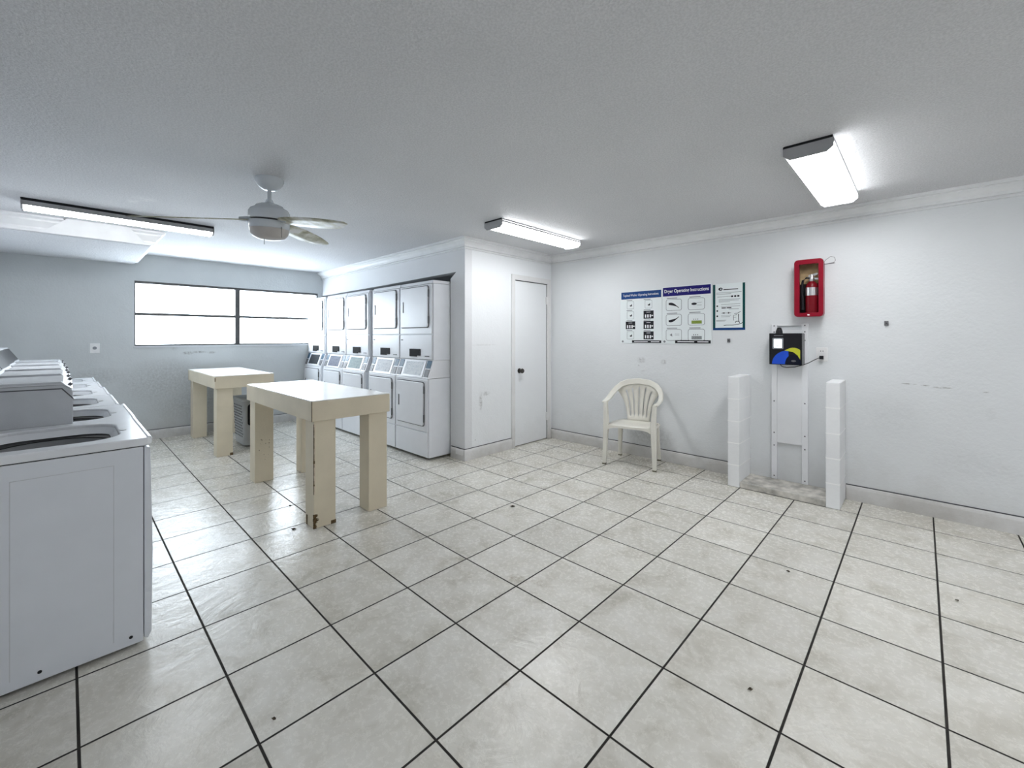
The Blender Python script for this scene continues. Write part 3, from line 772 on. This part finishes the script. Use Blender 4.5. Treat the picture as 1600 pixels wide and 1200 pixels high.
def pier(x0, x1, label):
    t = thing('block_pier', label, 'pier', ((x0 + x1) / 2, 4.29, 0), 'low white block piers at the wall')
    b = obj('block_stack', box(BM(), x0, x1, 4.12, RY - .001, 0, .985), m_block, t, bevel=.006)
    bm = BM()
    for z in (.195, .39, .585, .785): box(bm, x0 - .0012, x1 + .0012, 4.1185, RY - .002, z - .004, z + .004)
    obj('mortar_joints', bm, m_joint, t)
pier(-1.266, -1.170, 'left of two low white painted block piers, nearest the plastic chair')
pier(-.545, -.455, 'right of two low white painted block piers, below the wall socket')
bm = BM(); box(bm, -1.169, -.546, 4.125, RY - .001, 0, .052)
o = obj('concrete_slab', bm, m_concrete, origin=(-.86, 4.29, 0), bevel=.006)
tag(o, 'low worn concrete curb slab on the floor between the two white piers', 'slab')

# ------------------------------------------------------------------ tables
def table(x0, x1, y0, y1, z0, z1, label, chips):
    t = thing('folding_table', label, 'table', ((x0 + x1) / 2, (y0 + y1) / 2, 0), 'cream laundry folding tables')
    obj('apron', box(BM(), x0, x1, y0, y1, z0, z1 - .006), m_table, t, bevel=.003)
    obj('tabletop', box(BM(), x0 + .002, x1 - .002, y0 + .002, y1 - .002, z1 - .006, z1), m_table_top, t, bevel=.002)
    w, d = .150, .155; i = .022
    legs = []
    for sx_ in (1, 0):
        for sy_ in (0, 1):
            a = x1 - i - w if sx_ else x0 + i
            b = y0 + i if sy_ == 0 else y1 - i * .5 - d
            legs.append((obj('leg', box(BM(), a, a + w, b, b + d, 0, z0), m_table, t, bevel=.004), a, a + w, b, b + d))
    return t, legs
t1, legs = table(-4.58, -3.04, 1.165, 1.762, .752, .896, 'cream square-legged folding table with chipped front leg, nearer of two', 1)
lg, a, b, c, d = legs[0]
def ragged(x, y, z0, z1, w, n, seed):
    rnd = random.Random(seed); bm = BM()
    for i in range(n):
        za = z0 + (z1 - z0) * i / n; zb = z0 + (z1 - z0) * (i + 1) / n
        k_ = (k_ if i else .6) * .6 + .4 * rnd.uniform(.1, 1.5); ww = w * k_
        box(bm, x - ww * .4, x + .0012, y - .0012, y + ww, za, zb)
    return bm
obj('chipped_edge', ragged(b, c, .24, .73, .005, 26, 3), m_chip, lg)
bm = ragged(b, c, .0, .10, .034, 34, 7); box(bm, b - .13, b - .11, c - .0015, c + .01, 0, .07)
obj('chipped_corner', bm, m_chip, lg)
bm = BM(); box(bm, b - .03, b + .0015, d - .035, d + .0015, 0, .025)
obj('chipped_foot', bm, m_chip, lg)
bm = BM(); box(bm, b - .006, b + .0014, c - .0014, c + .008, .455, .475); box(bm, b - .005, b + .0014, c - .0014, c + .007, .30, .31)
obj('chip_mark', bm, m_chip, lg)
lg2, a2, b2, c2, d2 = legs[2]
bm = BM()
rnd = random.Random(5)
for k in range(14):
    yy = c2 + .03 + rnd.random() * .09; zz_ = .20 + rnd.random() * .20; s = .002 + rnd.random() * .004
    box(bm, b2 - .001, b2 + .0012, yy, yy + s, zz_, zz_ + s * 1.5)
obj('scuff_mark', bm, m_chip, lg2)
obj('corner_seam', box(BM(), -3.042, -3.0388, 1.1638, 1.168, .753, .895), m_chip, t1)
t2, legs2 = table(-7.14, -5.64, 1.128, 1.722, .762, .905, 'cream square-legged folding table farther back near the window wall', 0)
obj('corner_chip', box(BM(), -5.645, -5.6388, 1.1265, 1.134, .845, .885), m_chip, t2)
bm = BM(); lgA = legs2[0]; box(bm, lgA[2] - .02, lgA[2] + .0012, lgA[4] - .03, lgA[4] + .0012, 0, .03)
obj('chipped_foot', bm, m_chip, lgA[0])

# hamper under the far table
t = thing('laundry_hamper', 'grey perforated plastic hamper standing under the farther folding table', 'hamper', (-6.12, 1.62, 0))
hx0, hx1, hy0, hy1 = -6.40, -5.93, 1.47, 1.83
bm = BM(); pts0 = rrect(hx0 + .03, hx1 - .02, hy0 + .02, hy1 - .03, .05); pts1 = rrect(hx0, hx1, hy0, hy1, .05)
def loft(bm, A, za, B, zb):
    a = [bm.verts.new((x, y, za)) for x, y in A]; b = [bm.verts.new((x, y, zb)) for x, y in B]
    for k in range(len(a)): bm.faces.new((a[k], a[(k + 1) % len(a)], b[(k + 1) % len(a)], b[k]))
    return a, b
a_, b_ = loft(bm, pts0, .02, pts1, .56); bm.faces.new(a_[::-1])
bdy = obj('basket_body', bm, m_hamper, t, smooth=True, solid=.006)
obj('rim', ringprism(BM(), rrect(hx0 - .012, hx1 + .012, hy0 - .012, hy1 + .012, .055), rrect(hx0 + .008, hx1 - .008, hy0 + .008, hy1 - .008, .045), 2, .555, .585), m_hamper, t, bevel=.006)
bm = BM()
for i in range(12):
    for j in range(9):
        x = hx0 + .07 + j * .052 + (.026 if i % 2 else 0); z = .12 + i * .034
        if x > hx1 - .05: continue
        yy = hy0 + .02 * (1 - (z - .02) / .54)
        box(bm, x - .008, x + .008, yy - .005, yy - .003, z - .009, z + .009)
obj('perforations', bm, m_dark, bdy)
obj('dark_opening', prism(BM(), rrect(hy0 + .05, hy1 - .05, .26, .52, .03), 0, hx1 - .006, hx1 + .005), m_dark, bdy)
hd = obj('handle', tube(BM(), [(hx1 - .005, 1.55, .585), (hx1 + .0, 1.56, .62), (hx1 + .0, 1.65, .635), (hx1 + .0, 1.74, .62), (hx1 - .005, 1.75, .585)], .010, 8), m_handle, t, smooth=True)

# ------------------------------------------------------------------ stacked dryers (built with the right front corner at the origin)
DW = .655
def dryer(label, screen_mat):
    t = thing('stacked_dryer', label, 'dryer', (0, 0, 0), 'stacked dryers in the alcove')
    w = DW; yu = .065; yl = 0.0; yb = .80         # upper front set back from lower front
    obj('lower_cabinet', box(BM(), -w, 0, yl + .010, yb, .03, .884), m_dryer_side, t, bevel=.004)
    obj('upper_cabinet', box(BM(), -w, 0, yu + .004, yb, 1.085, 1.925), m_dryer_side, t, bevel=.004)
    obj('top_cap', prism(BM(), [(yu - .002, 1.928), (yu + .006, 1.962), (yb, 1.962), (yb, 1.928)], 0, -w + .004, -.004), m_dryer, t, bevel=.004)
    obj('control_section', prism(BM(), [(yl + .002, .887), (yu + .008, 1.083), (yb, 1.083), (yb, .887)], 0, -w + .002, -.002), m_dryer, t, bevel=.003)
    obj('kick_panel', box(BM(), -w + .006, -.012, yl - .002, yl + .012, .035, .300), m_dryer, t, bevel=.004)
    obj('lower_front', box(BM(), -w + .006, -.012, yl - .002, yl + .012, .308, .880), m_dryer, t, bevel=.005)
    obj('upper_front', box(BM(), -w + .006, -.016, yu - .008, yu + .006, 1.372, 1.922), m_dryer, t, bevel=.005)
    obj('coin_panel', box(BM(), -w + .006, -.016, yu - .008, yu + .006, 1.092, 1.364), m_dryer, t, bevel=.005)
    for z0, z1, yf in ((.372, .842, yl - .002), (1.448, 1.900, yu - .008)):
        x0, x1 = -w + .035, -.075
        obj('door_gasket', prism(BM(), rrect(x0 - .008, x1 + .008, z0 - .008, z1 + .008, .030), 1, yf - .004, yf + .002), m_seam, t)
        d = obj('door', prism(BM(), rrect(x0, x1, z0, z1, .025), 1, yf - .016, yf + .001), m_dryer, t, bevel=.005)
        zc = (z0 + z1) / 2 + .01
        obj('handle', box(BM(), x0 + .050, x0 + .070, yf - .020, yf - .014, zc - .062, zc + .062), m_handle, d, bevel=.003)
        for z in (z0 + .08, z1 - .08):
            obj('hinge', box(BM(), x1 + .001, x1 + .012, yf - .014, yf, z - .040, z + .040), m_handle, d)
    # coin panel furniture
    yf = yu - .008
    obj('coin_plate', prism(BM(), [(-.44, 1.205), (-.23, 1.205), (-.23, 1.130), (-.30, 1.130), (-.30, 1.118), (-.44, 1.118)], 1, yf - .010, yf + .001), m_black_matt, t)
    obj('lock', box(BM(), -w + .03, -w + .060, yf - .006, yf, 1.300, 1.312), m_handle, t)
    obj('coin_cup', box(BM(), -.135, -.065, yf - .010, yf, 1.122, 1.132), m_label_grey, t)
    # sloping control panel: card and labels lie in the slope
    def slope(x0, x1, s0, s1, h, name, mat, par, r=.004):
        bm = BM(); o0 = (yl + .002, .887); o1 = (yu + .008, 1.083)
        L_ = math.hypot(o1[0] - o0[0], o1[1] - o0[1]); n = ((o0[1] - o1[1]) / L_, (o1[0] - o0[0]) / L_)
        vs = []
        for hh in (0, h):
            for x, s in ((x0, s0), (x1, s0), (x1, s1), (x0, s1)):
                y = o0[0] + (o1[0] - o0[0]) * s + n[0] * hh; z = o0[1] + (o1[1] - o0[1]) * s + n[1] * hh
                vs.append(bm.verts.new((x, y, z)))
        for f in ((3, 2, 1, 0), (4, 5, 6, 7), (0, 1, 5, 4), (1, 2, 6, 5), (2, 3, 7, 6), (3, 0, 4, 7)): bm.faces.new([vs[i] for i in f])
        return obj(name, bm, mat, par)
    pf = slope(-.545, -.125, .05, .97, .006, 'display_surround', m_dryer, t)
    slope(-.510, -.165, .14, .88, .008, 'display_card', screen_mat, pf)
    for xa, xb in ((-.645, -.565), (-.105, -.022)):
        slope(xa, xb, .55, .97, .004, 'blue_label', m_label_blue, t)
        slope(xa + .006, xb - .002, .08, .50, .006, 'coin_slot_plate', m_label_grey, t)
    return t
def copy_tree(o, parent=None):
    c = o.copy(); C.objects.link(c); c.parent = parent
    for ch in list(kids[o.name]): copy_tree(ch, c)
    return c
def card_mat(name, c0, c1, sc=26):
    m, nt, b = new_mat(name)
    v = nt.nodes.new('ShaderNodeTexBrick'); tc = nt.nodes.new('ShaderNodeTexCoord')
    mp = nt.nodes.new('ShaderNodeMapping'); mp.inputs['Rotation'].default_value = (R(90), 0, 0)
    nt.links.new(tc.outputs['Object'], mp.inputs[0]); nt.links.new(mp.outputs[0], v.inputs['Vector'])
    v.inputs['Scale'].default_value = sc; v.inputs['Color1'].default_value = c0 + (1,); v.inputs['Color2'].default_value = c1 + (1,)
    v.inputs['Mortar'].default_value = c1 + (1,); v.inputs['Mortar Size'].default_value = .04
    n = noise(nt, 35, 3)
    k = ramp(nt, n.outputs['Fac'], [(.40, g(0)), (.62, g(1))]).outputs['Color']
    nt.links.new(mixc(nt, k, v.outputs['Color'], c1 + (1,)), b.inputs['Base Color'])
    setp(b, Roughness=.6); b.inputs['Specular IOR Level'].default_value = .15
    return m
mc1 = card_mat('display black', (.012, .014, .016), (.03, .035, .04))
mc2 = card_mat('display slate', (.06, .07, .10), (.16, .17, .22))
mc3 = card_mat('display green grey', (.14, .19, .20), (.30, .36, .36))
mc4 = card_mat('display pale', (.40, .43, .48), (.70, .72, .74))
mc5 = card_mat('display pale blue', (.42, .48, .54), (.72, .75, .77))
DRF = 2.682
specs = [(-3.835, mc5, 'stacked white dryer at the right end, beside the corner column'),
         (-4.495, mc4, 'stacked white dryer second from the right, touching the rightmost one'),
         (-5.250, mc3, 'stacked white dryer in the middle of the five, grey-green display'),
         (-5.905, mc2, 'stacked white dryer second from the left, slate-coloured display'),
         (-6.640, mc1, 'stacked white dryer at the far left end by the window, black display')]
for x, mc, lab in specs:
    t = dryer(lab, mc)
    t.location = (x, DRF, 0)
for x0, x1, lab in ((-5.248, -5.152, 'narrow grey filler strip between the second and third dryers from the right'), (-6.638, -6.562, 'narrow grey filler strip beside the leftmost dryer')):
    t = thing('filler_panel', lab, 'filler panel', ((x0 + x1) / 2, DRF + .08, .03))
    obj('strip', box(BM(), x0 + .004, x1 - .004, DRF + .10, DRF + .14, .03, 1.95), m_filler, t)
    obj('strip_rib', box(BM(), (x0 + x1) / 2 - .012, (x0 + x1) / 2 + .012, DRF + .09, DRF + .10, .03, 1.95), m_filler, t)

# ------------------------------------------------------------------ washers (top loaders, row along the left wall, fronts facing +Y)
WF = .252
def washer(x1, w, label, deep, lidopen, yfront=WF, zt_=.900, back=0):
    x0 = x1 - w; yb = -.46 - back; yfront -= back; shift = back
    t = thing('top_load_washer', label, 'washing machine', ((x0 + x1) / 2, -.1, 0), 'top-loading washers along the left wall')
    obj('cabinet', ringprism(BM(), [(x0 + .004, yb), (x1 - .003, yb), (x1 - .003, yfront - .022), (x0 + .004, yfront - .022)], [(x0 + .012, yb + .01), (x1 - .011, yb + .01), (x1 - .011, yfront - .032), (x0 + .012, yfront - .032)], 2, .018, .862), m_washer, t)
    obj('front_panel', prism(BM(), [(yfront - .019, .03), (yfront - .006, .022), (yfront + .006, .045), (yfront + .010, .40), (yfront + .002, .855), (yfront - .019, .862)], 0, x0 + .004, x1 - .003), m_washer, t, bevel=.003)
    # deck with loading opening
    ox0, ox1, oy0, oy1 = x0 + .085, x1 - .085, yb + .20, yfront - .085
    out = rrect(x0 + .002, x1, yb, yfront + .010, .025, 7); inn = rrect(ox0, ox1, oy0, oy1, .13, 7)
    dk = obj('top_deck', ringprism(BM(), out, inn, 2, .866, zt_), m_washer_top, t, bevel=.008, seg=3)
    # raised front lip
    obj('front_lip', prism(BM(), [(yfront - .012, zt_ - .004), (yfront - .006, zt_ + .006), (yfront + .004, zt_ + .005), (yfront + .010, zt_ - .010)], 0, x0 + .01, x1 - .008), m_washer_top, dk, bevel=.002)
    inn2 = rrect(ox0 + .02, ox1 - .02, oy0 + .02, oy1 - .02, .12, 7)
    bm = BM(); loft(bm, inn2, .856, inn, .884)
    obj('opening_rim', bm, m_washer_top, dk, smooth=True)
    bm = BM(); cxm, cym = (ox0 + ox1) / 2, (oy0 + oy1) / 2
    ell = [(cxm + .19 * math.cos(2 * PI * k / 32), cym + .17 * math.sin(2 * PI * k / 32)) for k in range(32)]
    n = 32
    src = [inn2[int(k * len(inn2) / 32)] for k in range(32)]
    bm2 = BM(); lathe(bm2, [(.19, .850), (.20, .60), (.20, .45), (.19, .42), (0, .42)], (cxm, cym, 0), 32)
    obj('wash_tub', bm2, m_tub, t, smooth=True)
    bm3 = BM(); ringprism(bm3, rrect(ox0 - .01, ox1 + .01, oy0 - .01, oy1 + .01, .03, 7), [(cxm + .188 * math.cos(R(-90 + 360 * k / 32)), cym + .188 * math.sin(R(-90 + 360 * k / 32))) for k in range(32)], 2, .849, .853)
    obj('tub_cover', bm3, m_dark, t)
    sp = obj('bleach_cup', prism(BM(), [(x1 - .30 + .030 * math.cos(k * PI / 8), yfront - .068 + .014 * math.sin(k * PI / 8)) for k in range(16)], 2, zt_, zt_ + .002), m_tub, dk)
    if deep:
        sh_ = lambda P: [(y - shift, z) for y, z in P]
        pr = sh_([(.016, zt_), (.016, 1.066), (-.022, 1.098), (-.29, 1.098), (-.37, 1.235), (-.43, 1.235), (-.43, zt_)])
        cs = obj('control_console', prism(BM(), pr, 0, x0 + .006, x1 - .006), m_console, t, bevel=.004)
        obj('console_lid', prism(BM(), sh_([(.012, 1.072), (-.022, 1.1), (-.286, 1.1), (-.286, 1.104), (-.020, 1.104), (.016, 1.074)]), 0, x0 + .003, x1 - .003), m_washer_top, cs)
        obj('console_seam', prism(BM(), sh_([(.0175, 1.020), (-.024, 1.075), (-.27, 1.078), (-.27, 1.083), (-.022, 1.081), (.0175, 1.028)]), 0, x1 - .0065, x1 - .0045), m_seam, cs)
        obj('control_fascia', prism(BM(), sh_([(-.298, 1.118), (-.362, 1.226), (-.366, 1.223), (-.302, 1.115)]), 0, x0 + .05, x1 - .05), m_black, cs)
        obj('console_ridge', prism(BM(), sh_([(-.006, 1.092), (-.026, 1.114), (-.286, 1.114), (-.286, 1.098), (-.020, 1.098)]), 0, x1 - .06, x1 - .008), m_console, cs, bevel=.003)
        for k in (.2, .8):
            xx = x0 + (x1 - x0) * k
            obj('key_lock', tube(BM(), [(xx, .0 - shift, 1.082), (xx, .012 - shift, 1.096)], .008, 10), m_handle, cs)
    else:
        obj('control_console', prism(BM(), [(-.30, zt_), (-.36, 1.05), (-.46, 1.05), (-.46, zt_)], 0, x0 + .01, x1 - .01), m_console, t, bevel=.006)
    # pressed outline on the visible end and lower edge holes
    bm = BM()
    ya_, yb_ = -.36, .135
    for a, b_, z0, z1 in ((yb_, yb_ + .0022, .055, .80), (-.148, -.1458, .055, .80)): box(bm, x1 - .003, x1 - .0022, a, b_, z0, z1)
    box(bm, x1 - .003, x1 - .0022, -.148, yb_, .798, .8002)
    obj('pressed_line', bm, m_console, t)
    bm = BM()
    for y in (-.072, .190): tube(bm, [(x1 - .004, y, .052), (x1 - .0015, y, .052)], .0065, 12)
    obj('screw_hole', bm, m_dark, t)
    bm = BM()
    for x in (x0 + .08, x1 - .08):
        for y in (yb + .08, yfront - .08): tube(bm, [(x, y, 0), (x, y, .02)], .02, 12)
    obj('leveling_foot', bm, m_black, t)
    return t
wl_ = ['nearest white top-loading washer, open drum opening in its top', 'white top-loading washer second from the camera, behind the nearest one',
       'white top-loading washer third from the camera', 'white top-loading washer fourth from the camera', 'white top-loading washer fifth from the camera, next to the farthest one',
       'farthest white top-loading washer, near the window wall']
BK = [0, -.006, .0, .008, .022, .036]
x = -2.45
for i, lab in enumerate(wl_):
    washer(x, .672, lab, i > 0, i < 2, WF if i < 2 else WF - .020, .900 if i == 0 else .895, BK[i])
    x -= .692

# ------------------------------------------------------------------ plastic chair
ch = thing('plastic_chair', 'white resin garden chair with slatted fan back against the wall', 'chair', (0, 0, 0))
bm = BM()
# seat as a shallow dish
nx_, ny_ = 10, 8; grid = []
for j in range(ny_ + 1):
    v_ = j / ny_; y = -.225 + .40 * v_
    hw = .235 - .045 * v_ ** 1.5
    row = []
    for i in range(nx_ + 1):
        u_ = -1 + 2 * i / nx_
        yy = y + (.022 * u_ * u_ if v_ < .2 else 0) * (1 - v_ * 5 if v_ < .2 else 0)
        z = .425 - .018 * (1 - u_ * u_) * math.sin(PI * min(1, v_ * 1.1)) - .012 * v_
        if v_ == 0: z -= .012
        row.append(bm.verts.new((u_ * hw, yy, z)))
    grid.append(row)
for j in range(ny_):
    for i in range(nx_): bm.faces.new((grid[j][i], grid[j][i + 1], grid[j + 1][i + 1], grid[j + 1][i]))
seat = obj('seat', bm, m_chair, ch, smooth=True, solid=.008)
bm = BM()
prism(bm, [(-.235 + .47 * k / 12, .418 - .0) for k in range(13)] + [(.235 - .47 * k / 12, .418 - .022 - .040 * abs(1 - 2 * k / 12) ** 6) for k in range(13)], 1, -.230, -.222)
obj('seat_apron', bm, m_chair, seat)
bm = BM()
for s in (-1, 1):
    prism(bm, [(-.222, .418), (.16, .405), (.16, .385), (-.03, .388), (-.17, .382), (-.222, .352)], 0, s * .232 - .004, s * .232 + .004)
obj('side_apron', bm, m_chair, seat)
def legx(p, q, wa, wb, da, db, name='leg'):
    bm = BM()
    A = [(p[0] + sx_ * wa, p[1] + sy_ * da, p[2]) for sx_, sy_ in ((-1, -1), (1, -1), (1, 1), (-1, 1))]
    B = [(q[0] + sx_ * wb, q[1] + sy_ * db, q[2]) for sx_, sy_ in ((-1, -1), (1, -1), (1, 1), (-1, 1))]
    a = [bm.verts.new(v) for v in A]; b = [bm.verts.new(v) for v in B]
    bm.faces.new(a); bm.faces.new(b[::-1])
    for k in range(4): bm.faces.new((a[k], b[k], b[(k + 1) % 4], a[(k + 1) % 4]))
    return bm
for s in (-1, 1):
    l = obj('leg', legx((s * .243, -.205, .43), (s * .258, -.222, .012), .027, .018, .026, .016), m_chair, ch, bevel=.006)
    obj('foot', legx((s * .258, -.222, .014), (s * .258, -.222, 0), .0185, .0175, .0165, .0155), m_foot, l)
    l = obj('leg', legx((s * .195, .150, .41), (s * .215, .195, .012), .024, .018, .026, .016), m_chair, ch, bevel=.006)
    obj('foot', legx((s * .215, .195, .014), (s * .215, .195, 0), .0185, .0175, .0165, .0155), m_foot, l)
    obj('arm_post', legx((s * .252, -.195, .655), (s * .243, -.205, .425), .020, .026, .020, .026), m_chair, ch, bevel=.006)
# rim: arms plus arch in one band
path = [(-.262, -.215, .652), (-.270, -.10, .662), (-.272, -.01, .680), (-.262, .07, .722), (-.235, .130, .765), (-.188, .165, .810), (-.118, .186, .838), (0, .195, .850)]
path = path + [(-x_, y, z) for x_, y, z in path[-2::-1]]
bm = BM(); rings = []
for i, p in enumerate(path):
    P = Vector(p); d = (Vector(path[min(i + 1, len(path) - 1)]) - Vector(path[max(i - 1, 0)])).normalized()
    k = min(i, len(path) - 1 - i) / 7.0                       # 0 at arm front, 1 at the top
    inward = Vector((-p[0], .0, .45 - p[2] if k > .4 else 0)); 
    wdir = (Vector((-1 if p[0] > 0 else 1, 0, 0)) * (1 - k) + Vector((0, -.12, -1)) * k) if abs(p[0]) > .001 else Vector((0, -.12, -1))
    wdir = (wdir - d * wdir.dot(d)).normalized(); nn = d.cross(wdir).normalized()
    w_ = .024 + .008 * k; h_ = .009
    rings.append([bm.verts.new(P + wdir * a * w_ + nn * b * h_) for a, b in ((-1, -1), (1, -1), (1, 1), (-1, 1))])
for a, b in zip(rings[:-1], rings[1:]):
    for k in range(4): bm.faces.new((a[k], a[(k + 1) % 4], b[(k + 1) % 4], b[k]))
bm.faces.new(rings[0][::-1]); bm.faces.new(rings[-1])
obj('arm_rim', bm, m_chair, ch, bevel=.006, smooth=True)
# fan back with five slots
bm = BM()
NT = 14; edges = []
S = [-1.0, -.73, -.655, -.41, -.335, -.038, .038, .335, .41, .655, .73, 1.0]
slotcols = {1, 3, 5, 7, 9}
V = []
for j in range(NT + 1):
    t_ = j / NT; row = []
    hw = .120 + .025 * t_ + .095 * t_ ** 3
    for s in S:
        xx = s * hw
        ztop = .845 - .10 * abs(s) ** 2.2
        z = .405 + (ztop - .405) * t_
        yy = .165 + .028 * t_ - .020 * (1 - s * s) * 0 + .012 * (1 - abs(s)) * t_ - (.03 * s * s * t_)
        row.append(bm.verts.new((xx, yy, z)))
    V.append(row)
for j in range(NT):
    for i in range(len(S) - 1):
        if i in slotcols and 2 <= j < 12: continue
        bm.faces.new((V[j][i], V[j][i + 1], V[j + 1][i + 1], V[j + 1][i]))
obj('backrest', bm, m_chair, ch, smooth=True, solid=.007)
ch.location = (-2.222, 4.195, 0); ch.rotation_euler = (0, 0, R(13))

# ------------------------------------------------------------------ litter on the floor
def leaf(x, y, s, a, label):
    bm = BM(); rnd = random.Random(int(abs(x * 1000)))
    pts = []
    for k in range(8):
        an = 2 * PI * k / 8; rr = s * (1 if k % 2 else .75) * rnd.uniform(.8, 1.1)
        px, py = rr * math.cos(an), rr * .42 * math.sin(an)
        pts.append((x + px * math.cos(a) - py * math.sin(a), y + px * math.sin(a) + py * math.cos(a)))
    vs = [bm.verts.new((p[0], p[1], .0015 + .004 * (k % 3))) for k, p in enumerate(pts)]
    top = bm.verts.new((x, y, .008))
    for k in range(8): bm.faces.new((vs[k], vs[(k + 1) % 8], top))
    bm.faces.new(vs[::-1])
    o = obj('leaf_scrap', bm, m_leaf, origin=(x, y, 0)); tag(o, label, 'litter', 'dark leaf scraps on the floor')
leaf(-2.335, 2.43, .028, .9, 'brown leaf scrap on the tiles between the near table and the plastic chair')
leaf(-.55, 2.84, .012, .2, 'small dark crumb on the tiles in front of the white piers')
leaf(-.47, 1.79, .014, 1.1, 'dark crumb on the open floor, largest one right of centre')
leaf(.13, 3.12, .011, 2.5, 'small dark crumb on the tiles near the right wall')
leaf(-.03, 1.62, .010, 2.0, 'dark crumb on the tiles at the lower right of the floor')
leaf(-3.62, 1.22, .020, 2.2, 'dark scrap on the tile joint under the near folding table')
leaf(-3.16, 1.09, .026, .45, 'thin dark twig beside the chipped table leg')
leaf(-1.64, .50, .010, .7, 'small dark crumb on the floor in front of the nearest washer')

# ------------------------------------------------------------------ camera, light, world
cam = bpy.data.cameras.new('camera'); co = bpy.data.objects.new('camera', cam); C.objects.link(co)
f, pcx, pcy, yaw = 666.966, 803.25, 526.51, 2.33287
cam.sensor_fit = 'HORIZONTAL'; cam.sensor_width = 36; cam.lens = f / 1600 * 36
cam.shift_x = -(pcx - 800) / 1600; cam.shift_y = (pcy - 600) / 1600
cam.clip_start = .05
co.location = (0, 0, CAMH); co.rotation_euler = (R(90), 0, yaw - R(90))
bpy.context.scene.camera = co

w = bpy.data.worlds.new('daylight'); bpy.context.scene.world = w; w.use_nodes = True
nt = w.node_tree; bg = nt.nodes['Background']
tc = nt.nodes.new('ShaderNodeTexCoord'); sp = nt.nodes.new('ShaderNodeSeparateXYZ'); nt.links.new(tc.outputs['Generated'], sp.inputs[0])
rp = ramp(nt, sp.outputs[2], [(0.0, (.86, .92, .96, 1)), (.25, (.95, .98, 1, 1)), (1.0, (.80, .90, 1, 1))])
nt.links.new(rp.outputs['Color'], bg.inputs['Color']); bg.inputs['Strength'].default_value = 11.5
# portal so that daylight is sampled through the window
lp = bpy.data.lights.new('window_portal', 'AREA'); lp.shape = 'RECTANGLE'; lp.size = wy1 - wy0; lp.size_y = wz1 - wz0; lp.cycles.is_portal = True
po = bpy.data.objects.new('window_portal', lp); C.objects.link(po); po.location = (WX - .16, (wy0 + wy1) / 2, (wz0 + wz1) / 2)
po.rotation_euler = (R(90), 0, R(-90))

sc_ = bpy.context.scene
sc_.view_settings.view_transform = 'Standard'; sc_.view_settings.look = 'None'
sc_.view_settings.gamma = 1; sc_.view_settings.use_curve_mapping = False
sc_.view_settings.exposure = 0.76
sc_.cycles.use_denoising = True
sc_.cycles.max_bounces = 7; sc_.cycles.diffuse_bounces = 4
